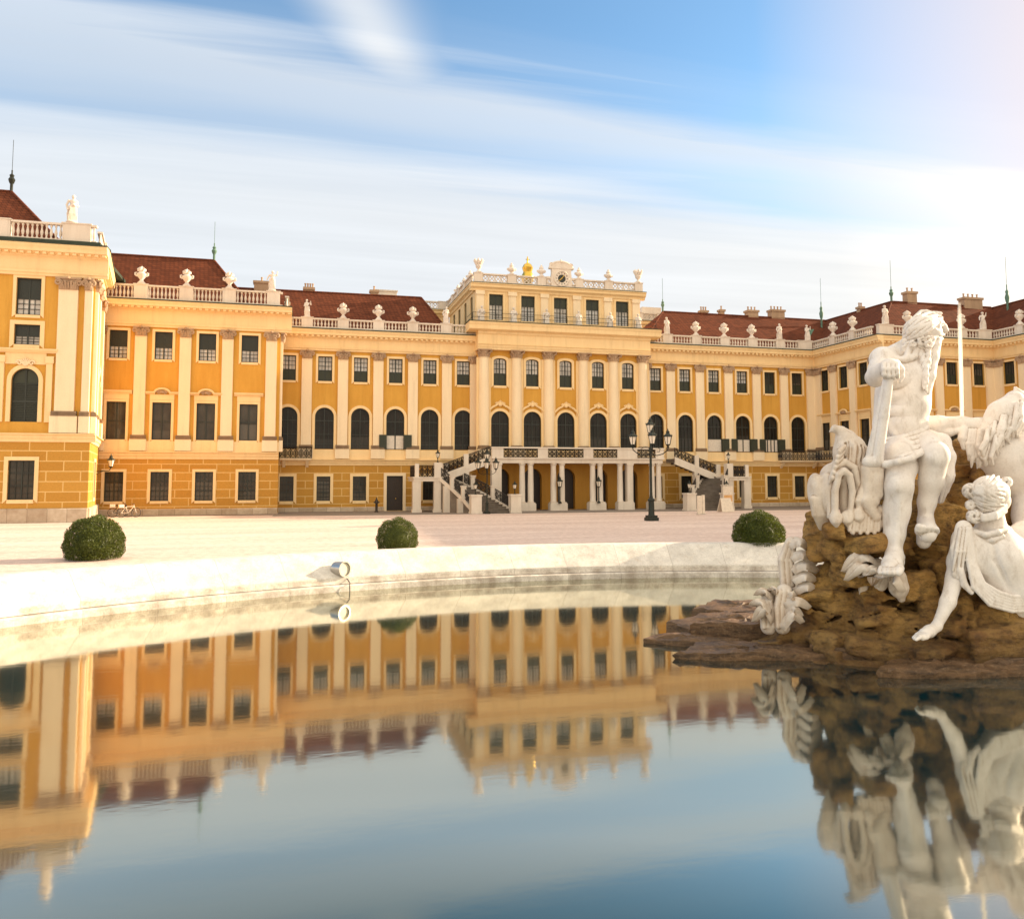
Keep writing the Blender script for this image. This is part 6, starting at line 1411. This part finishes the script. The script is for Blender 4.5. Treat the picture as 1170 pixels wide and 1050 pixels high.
C_.L([(1108, 620, -1.18), (1112, 660, -1.24), (1136, 684, -1.28), (1182, 690, -1.18)], [3.5, 4, 6.5, 7], k=2)
C_.L([(1097, 652, -1.22), (1102, 668, -1.26), (1110, 677, -1.3)], [4, 3.4, 2.4], k=1.5)
put('drapery', local(C_.mesh('drapery', M['marble'], 0.015, stone_noise(0.004, 8, 29)), lady), lady)

# ---- shaggy beast at the right edge
beast = thing('beast_statue', 'pale stone beast with smooth flank and shaggy mane behind the reclining woman', 'statue', tuple(site(1165, 560, 0.6)))
G = Fig(); G.E((1178, 530, 0.5), (56, 42, 44), 6); G.E((1150, 520, 0.45), (34, 30, 30), 8); G.L([(1132, 500, 0.5), (1150, 478, 0.5), (1162, 460, 0.5)], [16, 22, 15], k=6); G.E((1176, 462, 0.45), (22, 16, 13), 5); G.E((1196, 470, 0.45), (12, 11, 9), 5)
G.L([(1180, 560, 0.3), (1176, 590, 0.2), (1172, 606, 0.0)], [22, 17, 13], k=6)
G.E((1187, 459, 0.2), (3, 3, 3), 1.5, sub=True); G.E((1187, 459.5, 0.24), (2.2, 2.2, 2.2), 0.8); G.L([(1164, 450, 0.4), (1160, 443, 0.42)], [5, 2], k=2)
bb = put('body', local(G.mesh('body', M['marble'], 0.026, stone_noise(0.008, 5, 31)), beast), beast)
H = Fig(); H.L([(1128, 494, 0.25), (1146, 474, 0.2), (1160, 456, 0.25)], [12, 17, 9], k=5)
for j in range(64):
    f = gen.random(); x = 1128+f*44; y = 489-f*36+gen.random()*16; ln = 22+gen.random()*18
    d0 = 0.12-0.25*gen.random(); H.L([(x, y, d0), (x-4+3*gen.random(), y+ln*0.4, d0-0.08), (x-5-5*gen.random(), y+ln*0.75, d0-0.05), (x-8+6*gen.random(), y+ln, d0+0.05)], [2.3, 3.0, 2.4, 0.9], k=0.3)
for j in range(7): x = 1120+j*2.4; H.L([(x, 492, 0.15), (x-2, 510, 0.05), (x+1, 522+4*(j % 3), 0.1), (x-1, 534-j*2, 0.15)], [3.0, 3.3, 2.6, 1.2], k=1.1)
put('mane', local(H.mesh('mane', M['marble'], 0.017, stone_noise(0.006, 9, 33)), beast), bb)

# ---- carved sea monster at the left of the seated man
monster = thing('sea_monster_statue', 'pale carved sea monster with hooked crest and scrolling fins at the left of the group', 'statue', tuple(site(962, 600, -0.3)))
G = Fig(); B0 = -0.35
G.L([(974, 540, B0), (970, 516, B0), (966, 502, B0)], [17, 16.5, 11], k=5); G.E((979, 518, B0), (9.5, 12, 19), 5); G.L([(968, 500, B0), (961, 493, B0-0.02), (954, 490, B0-0.02), (948.5, 493, B0)], [8.5, 5.5, 3.8, 1.3], k=3)
G.L([(962, 497, B0), (962, 510, B0-0.1), (957, 520, B0-0.1)], [4, 4.5, 3], k=2); G.E((953, 545, B0+0.1), (15, 18, 16), 6); G.E((933, 562, B0), (9.5, 13, 21), 5, tilt=-0.06); G.E((945, 564, B0-0.12), (9, 12, 24), 4)
for i in range(6): G.L([(928+i*3.0, 570, B0-0.16), (931+i*2.6, 588, B0-0.12), (937+i*1.6, 604, B0)], [3.4, 3.2, 1.6], k=1.3)
for i in range(7): G.L([(966+i*3.6, 502+abs(i-2)*2.5, B0-0.32+abs(i-3)*0.04), (965+i*3.7, 522, B0-0.36+abs(i-3)*0.05), (962+i*3.6, 546, B0-0.32+abs(i-3)*0.04)], 1.5, k=0.9, sub=True)
A_ = lambda cx, w_, h, y0, d: [(cx-w_, y0, d), (cx-w_, y0-h*0.55, d), (cx-w_*0.6, y0-h*0.92, d-0.04), (cx, y0-h, d-0.05), (cx+w_*0.65, y0-h*0.9, d-0.04), (cx+w_, y0-h*0.55, d), (cx+w_*0.7, y0, d)]
G.L(A_(964, 10, 52, 590, B0-0.38), [3.6, 3.8, 3.8, 4.0, 3.8, 3.6, 2.6], k=0.7); G.L(A_(965, 16.5, 62, 590, B0-0.27), [3.6, 3.8, 3.8, 3.8, 3.8, 3.6, 2.6], k=0.7); G.E((964, 570, B0-0.14), (5, 6, 22), 1.5)
for i in range(3): G.L([(1001-i*2, 541+i*6, B0-0.25), (989-i*2, 550+i*5, B0-0.36), (982-i, 572, B0-0.38), (981+i*2, 594, B0-0.3)], [3.0, 3.6, 3.4, 2.4], k=0.6)
G.E((992, 566, B0-0.1), (10, 12, 26), 4)
for x, y in ((955, 592), (968, 591), (981, 588)): G.E((x, y, B0-0.38), (7, 5, 7.5), 2.5); G.L([(x, y+4, B0-0.40), (x+1, y+11, B0-0.36)], [5, 1.5], k=2)
for i in range(6): G.L([(957+i*1.5, 540-i*6, B0-0.30), (951+i*1.6, 546-i*6, B0-0.40), (947+i*2, 553-i*6.4, B0-0.36)], [2.6, 2.4, 0.9], k=0.6)
for i in range(5): G.L([(985, 508+i*8, B0-0.12), (990, 513+i*8, B0-0.16), (993, 520+i*8, B0-0.10)], [3.0, 2.4, 0.9], k=0.6)
for i in range(4): G.L([(925+i*2, 546+i*2, B0-0.2), (924+i*3.2, 562, B0-0.3+i*0.02), (929+i*3.2, 584, B0-0.26)], 0.9, k=0.8, sub=True)
G.E((957, 512, B0-0.18), (2, 2, 2), 1, sub=True); G.E((957.5, 512.3, B0-0.14), (1.5, 1.5, 1.5), 0.6)
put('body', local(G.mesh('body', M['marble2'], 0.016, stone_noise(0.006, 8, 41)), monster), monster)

# ---- rocks
def rock_disp(amp, seed):
    def f(P):
        a = fbm(P*0.9, 5, seed, True)*0.55+fbm(P*np.array([1.6, 1.6, 3.0]), 4, seed+9)*0.45
        st = np.abs(((P[:, 2]*2.6+fbm(P*0.7, 3, seed+3)*1.4) % 1.0)-0.5)*2
        return -amp*(a+0.30*(st**3-0.4)+0.25*fbm(P*5.0, 3, seed+5))
    return (f, None, amp*1.5)
rockr = thing('fountain_rock', 'large craggy brown rock mound rising from the pool under the statues', 'rock', tuple(site(1050, 740, 0.6)))
K = Fig()
MASS = (((1060, 700, 1.1), (112, 90, 62)), ((950, 690, 0.80), (36, 50, 46)), ((965, 626, 0.45), (42, 48, 14)), ((935, 612, 0.55), (12, 26, 22)), ((1040, 600, 1.0), (46, 56, 54)), ((1005, 618, 0.25), (24, 36, 12)),
        ((1125, 572, 1.4), (58, 50, 86)), ((1165, 545, 1.5), (58, 48, 58)), ((1170, 690, 0.40), (66, 70, 46)), ((1095, 715, 0.0), (58, 54, 34)), ((1012, 716, 0.2), (56, 54, 36)), ((1000, 690, -0.05), (24, 28, 16)), ((1195, 650, 0.1), (60, 60, 40)),
        ((1060, 756, -0.10), (146, 70, 18)), ((1058, 738, -0.68), (30, 34, 9)), ((905, 738, 0.9), (40, 66, 14)), ((912, 724, 0.75), (26, 36, 16)), ((1130, 722, -0.65), (48, 30, 30)), ((1180, 747, -0.45), (58, 46, 24)))
for c, r in MASS: K.E(c, r, 5)
gr = np.random.default_rng(77)
for c, r in MASS:                                    # boulders and broken blocks all over the mass
    vol = r[0]*r[2]; n = int(4+vol/260)
    for i in range(min(n, 26)):
        d = gr.normal(size=3); d[1] = -abs(d[1])*0.9; d /= np.linalg.norm(d)
        p = site(*c)+ROT@(d*np.array(r)*U1*0.96); q_ = np.array(Matrix.Rotation(gr.uniform(-0.5, 0.5), 3, 'Y') @ Matrix.Rotation(gr.uniform(0, 3.1), 3, 'Z') @ Matrix.Rotation(gr.uniform(-0.4, 0.4), 3, 'X'))
        sz = np.array([gr.uniform(7, 19), gr.uniform(7, 15), gr.uniform(4, 11)])*U1
        if gr.random() < 0.6: K.slabbox(p, sz, q_, 0.02, 0.02)
        else: K.ell(p, sz*1.15, 0.04, False, q_)
for i in range(26):                                  # dark clefts
    x, y = gr.uniform(930, 1150), gr.uniform(640, 750); c = site(x, y, gr.uniform(-0.9, 0.1)); q_ = np.array(Matrix.Rotation(gr.uniform(-0.6, 0.6), 3, 'Y') @ Matrix.Rotation(gr.uniform(-0.3, 0.3), 3, 'X'))
    K.ell(c, np.array([gr.uniform(8, 24), 40, gr.uniform(1.5, 5)])*U1, 0.03, True, ROT@q_)
for x, y, d, w_, h in ((992, 621, -0.62, 17, 8), (952, 606, -0.40, 10, 9), (975, 655, -0.25, 18, 12), (1040, 668, -0.35, 20, 13), (1080, 655, -0.1, 20, 16), (1078, 700, -0.55, 24, 16), (1110, 655, 0.2, 14, 20), (1135, 735, -1.15, 30, 18), (960, 735, -0.2, 26, 10), (1010, 742, -0.7, 40, 9)):
    K.slabbox(site(x, y, d), np.array([w_, 18, h])*U1, ROT@np.array(Matrix.Rotation(gr.uniform(-0.2, 0.2), 3, 'Y') @ Matrix.Rotation(gr.uniform(-0.4, 0.4), 3, 'Z')), 0.06, 0.03)
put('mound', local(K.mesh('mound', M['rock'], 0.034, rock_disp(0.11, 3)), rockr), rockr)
def slab(pts, z0, z1, tilt, seed):
    """broken flat stone: a jagged outline of ground points, its own thickness and an uneven top"""
    g = np.random.default_rng(seed); P = [np.array(site(*p)[:2]) for p in pts]; c = sum(P)/len(P); ring_ = []
    for p, q in zip(P, P[1:]+P[:1]):
        L = np.linalg.norm(q-p); n = max(2, int(L/0.16))
        for i in range(n):
            e = p+(q-p)*(i/n); ring_.append(c+(e-c)*(1+g.normal()*0.03))
    N = len(ring_); b = MB(); rows = []
    for lv, (k, z, rough) in enumerate(((0.97, z0, 0.0), (1.0, z0*0.55+z1*0.45, 0.03), (1.03, z1-0.05, 0.03), (0.985, z1, 0.02), (0.8, z1+0.015, 0.03), (0.5, z1+0.03, 0.035), (0.2, z1+0.03, 0.03))):
        row = []
        for e in ring_:
            v = c+(e-c)*(k*(1+g.normal()*rough)); zz = z+g.normal()*rough*0.7+(tilt[0]*(v[0]-c[0])+tilt[1]*(v[1]-c[1]) if lv > 1 else 0)+0.05*float(fbm(np.array([[v[0]*1.3, v[1]*2.5, seed]]), 3)[0])*(lv > 1)
            row.append((v[0], v[1], zz))
        rows.append(row)
    vs = [p for r in rows for p in r]+[(c[0], c[1], z1+0.03)]; fs = []
    for j in range(len(rows)-1):
        for i in range(N): fs.append((j*N+i, j*N+(i+1) % N, (j+1)*N+(i+1) % N, (j+1)*N+i))
    j = (len(rows)-1)*N; fs += [(j+i, j+(i+1) % N, len(vs)-1) for i in range(N)]
    b.add(vs, fs); put('slab', local(b.mesh('slab', M['slab'], 38), rockr), rockr)
slab([(775, 746, -0.3), (795, 736, 0.6), (850, 737, 0.8), (935, 747, 0.4), (950, 757, -0.6), (880, 755, -0.5), (820, 751, -0.5)], -1.1, -0.69, (0.01, 0.0), 5)
slab([(735, 727, 1.3), (752, 722, 1.7), (800, 722, 1.7), (848, 733, 0.9), (810, 735, 0.7), (768, 732, 1.0)], -1.1, -0.70, (0.02, 0.0), 7)
slab([(765, 716, 2.4), (800, 706, 3.2), (862, 704, 3.3), (880, 716, 2.0), (835, 722, 1.6), (790, 722, 1.7)], -1.1, -0.52, (0.03, 0.01), 6)
slab([(788, 702, 3.9), (818, 692, 4.9), (870, 689, 5.0), (892, 697, 3.9), (885, 706, 3.0), (835, 704, 3.4)], -1.1, -0.47, (0.02, 0.04), 8)
slab([(792, 726, 1.4), (830, 716, 2.0), (885, 712, 2.0), (905, 726, 0.9), (850, 731, 1.0)], -1.1, -0.36, (0.05, 0.02), 12)
slab([(1000, 768, -1.9), (1020, 758, -1.2), (1085, 752, -0.8), (1140, 758, -1.2), (1150, 768, -1.9), (1070, 772, -2.0)], -1.2, -0.68, (0.0, 0.03), 15)
slab([(1110, 768, -1.8), (1160, 756, -1.2), (1230, 752, -1.0), (1260, 770, -1.9)], -1.2, -0.62, (0.02, 0.03), 16)
slab([(930, 752, -0.2), (975, 742, 0.4), (1040, 746, 0.0), (1035, 758, -0.9), (965, 760, -0.8)], -1.2, -0.52, (0.02, 0.03), 17)
# ---- carved water leaves
def leaf(mb, base, tip, rise, width, dd, curl=1.0, n=16, th=0.028):
    """one curling leaf blade with a raised rib: from base over an arch to the drooping tip"""
    rows = []
    for i in range(n+1):
        t = i/n; x = base[0]+(tip[0]-base[0])*t**0.85; y = base[1]+(tip[1]-base[1])*t-rise*math.sin(min(1, t*1.02)*math.pi)**0.9
        d = dd-0.20*math.sin(t*math.pi*0.9); rows.append((site(x, y, d), width*(0.55+0.75*math.sin(min(1, 0.15+t*0.8)*math.pi))*(1 if t < 0.85 else max(0.05, 1-(t-0.85)/0.15*0.8))*U1))
    m = 11; vs = []; fs = []
    for layer in (0, 1):
        for i, (p, w_) in enumerate(rows):
            a = rows[min(i+1, n)][0]-rows[max(i-1, 0)][0]; a = a/np.linalg.norm(a); side = np.cross(a, fwv); nrm = np.cross(side, a); side = fwv*0.92+rt*0.25*np.sign(tip[0]-base[0]+1e-6); nr = np.cross(side, a); nr = nr/np.linalg.norm(nr)
            if nr[2] < 0: nr = -nr
            for j in range(m):
                u = (j/(m-1)-0.5)*2; vs.append(p+side*u*w_-nr*(abs(u)**1.8)*w_*0.42+nr*0.035*math.cos(u*9)+nr*(0 if layer == 0 else -th*1.3))
    L0 = (n+1)*m
    for i in range(n):
        for j in range(m-1):
            a = i*m+j; fs.append((a, a+1, a+m+1, a+m)); fs.append((L0+a, L0+a+m, L0+a+m+1, L0+a+1))
        fs.append((i*m, (i+1)*m, L0+(i+1)*m, L0+i*m)); a = i*m+m-1; fs.append((a, L0+a, L0+a+m, a+m))
    for j in range(m-1): fs.append((j, L0+j, L0+j+1, j+1)); a = n*m+j; fs.append((a, a+1, L0+a+1, L0+a))
    mb.add(vs, fs)
def leaf_group(name, label, stems, leaves, root):
    t = thing('stone_leaves', label, 'carved leaves', tuple(site(*root)), 0, 'carved stone leaf clusters on the rock'); t['kind'] = 'thing'
    for pts, rs in stems:
        s = Fig(); s.L(pts, rs, k=2)
        for k in (-1, 0, 1): s.L([(p[0]+k*r*0.6, p[1], p[2]-r*U1*0.8) for p, r in zip(pts, rs)], [r*0.32 for r in rs], k=1)
        put('stem', local(s.mesh('stem', M['marble2'], 0.022, stone_noise(0.006, 8, 51)), t), t)
    for L in leaves:
        b = MB(); leaf(b, *L); me = b.mesh('leaf', M['marble2'], 75); put('leaf', local(me, t), t)
leaf_group('a', 'tall carved stone leaf with drooping flaps at the left end of the rock', [([(900, 668, 0.75), (898, 640, 0.75), (904, 620, 0.75)], [8.5, 9, 7])],
           [((900, 622), (928, 629), 9, 8, 0.7), ((902, 636), (933, 645), 10, 9, 0.65), ((903, 650), (935.5, 653), 10, 9, 0.62), ((904, 662), (934, 664), 9, 9, 0.58), ((906, 674), (936.5, 677), 9, 8, 0.55), ((901, 620), (918, 622), 6, 7, 0.85)], (905, 650, 0.7))
leaf_group('b', 'low carved stone leaves curling outward just above the water', [([(894, 716, 0.3), (893, 695, 0.35), (896, 676, 0.4)], [8.5, 9, 9]), ([(878, 716, 0.45), (877, 700, 0.5), (876, 686, 0.5)], [9, 9, 7])],
           [((895, 688), (926.5, 694), 7, 7, 0.25), ((897, 700), (917, 704), 9, 8, 0.2), ((891, 716), (918, 711), 15, 7, 0.15), ((880, 695), (856, 692), 8, 8, 0.4), ((882, 708), (860, 710), 16, 8, 0.35), ((884, 684), (862, 680), 9, 6, 0.55), ((892, 682), (878, 675), 7, 6, 0.5), ((898, 684), (910, 682), 5, 6, 0.3)], (885, 700, 0.4))
leaf_group('c', 'carved stone leaf and shells under the foot of the seated man', [([(1003, 646, -0.55), (1010, 660, -0.6), (1006, 668, -0.6)], [8, 9, 7]), ([(1024, 660, -0.7), (1027, 672, -0.7), (1030, 684, -0.65)], [10.5, 10, 4]), ([(988, 664, -0.35), (986, 674, -0.36), (983, 681, -0.35)], [5.5, 4.5, 2])],
           [((1004, 645), (962, 653), 18, 10, -0.5), ((1000, 652), (965, 663), 14, 8, -0.6), ((1006, 652), (985, 660), 8, 7, -0.75), ((1012, 652), (1000, 668), 6, 7, -0.85), ((1016, 656), (1034, 676), 5, 8, -0.95)], (1000, 660, -0.6))

# ---- the long-exposure fountain jet behind the group
def jet(t, bs):
    out = [n for n in t.t.nodes if n.type == 'OUTPUT_MATERIAL'][0]
    n = t.noise(t.mapping(objc(t), scale=(3, 3, 0.4)), 3.0, 4, 0.6)
    tr = t.n('ShaderNodeBsdfTransparent'); df = t.n('ShaderNodeBsdfDiffuse', {0: (0.95, 0.92, 0.86)}); tl = t.n('ShaderNodeBsdfTranslucent', {0: (0.95, 0.92, 0.86)})
    wsh = t.n('ShaderNodeMixShader', {0: 0.5, 1: df.outputs[0], 2: tl.outputs[0]})
    lw = t.n('ShaderNodeLayerWeight', {0: 0.35}).outputs['Facing']
    gz = t.n('ShaderNodeSeparateXYZ', {0: t.n('ShaderNodeTexCoord').outputs['Generated']}).outputs[2]
    a = t.m('MULTIPLY', t.m('MULTIPLY', t.m('SUBTRACT', 1.0, t.m('POWER', lw, 0.9)), t.ramp(gz, [(0.0, g3(1.0)), (0.6, g3(0.9)), (1.0, g3(0.25))])), t.ramp(n, [(0.2, g3(0.55)), (0.6, g3(0.92))]), clamp=True)
    t.set(out.inputs[0], t.n('ShaderNodeMixShader', {0: a, 1: tr.outputs[0], 2: wsh.outputs[0]}).outputs[0])
M['jet'] = mat('white_water', jet)
p0, p1 = site(1100, 506, 0.9), site(1096, 346, 0.9)
b = MB(); pts = [p0+(p1-p0)*(i/14) for i in range(15)]
b.tube(pts, [0.020, 0.040]+[0.044]*9+[0.043, 0.042, 0.040, 0.034], 14)
tag(b.build('water_jet', M['jet'], None, None, True), 'thin white vertical fountain jet right of the seated statue', 'fountain jet', None, 'thing')
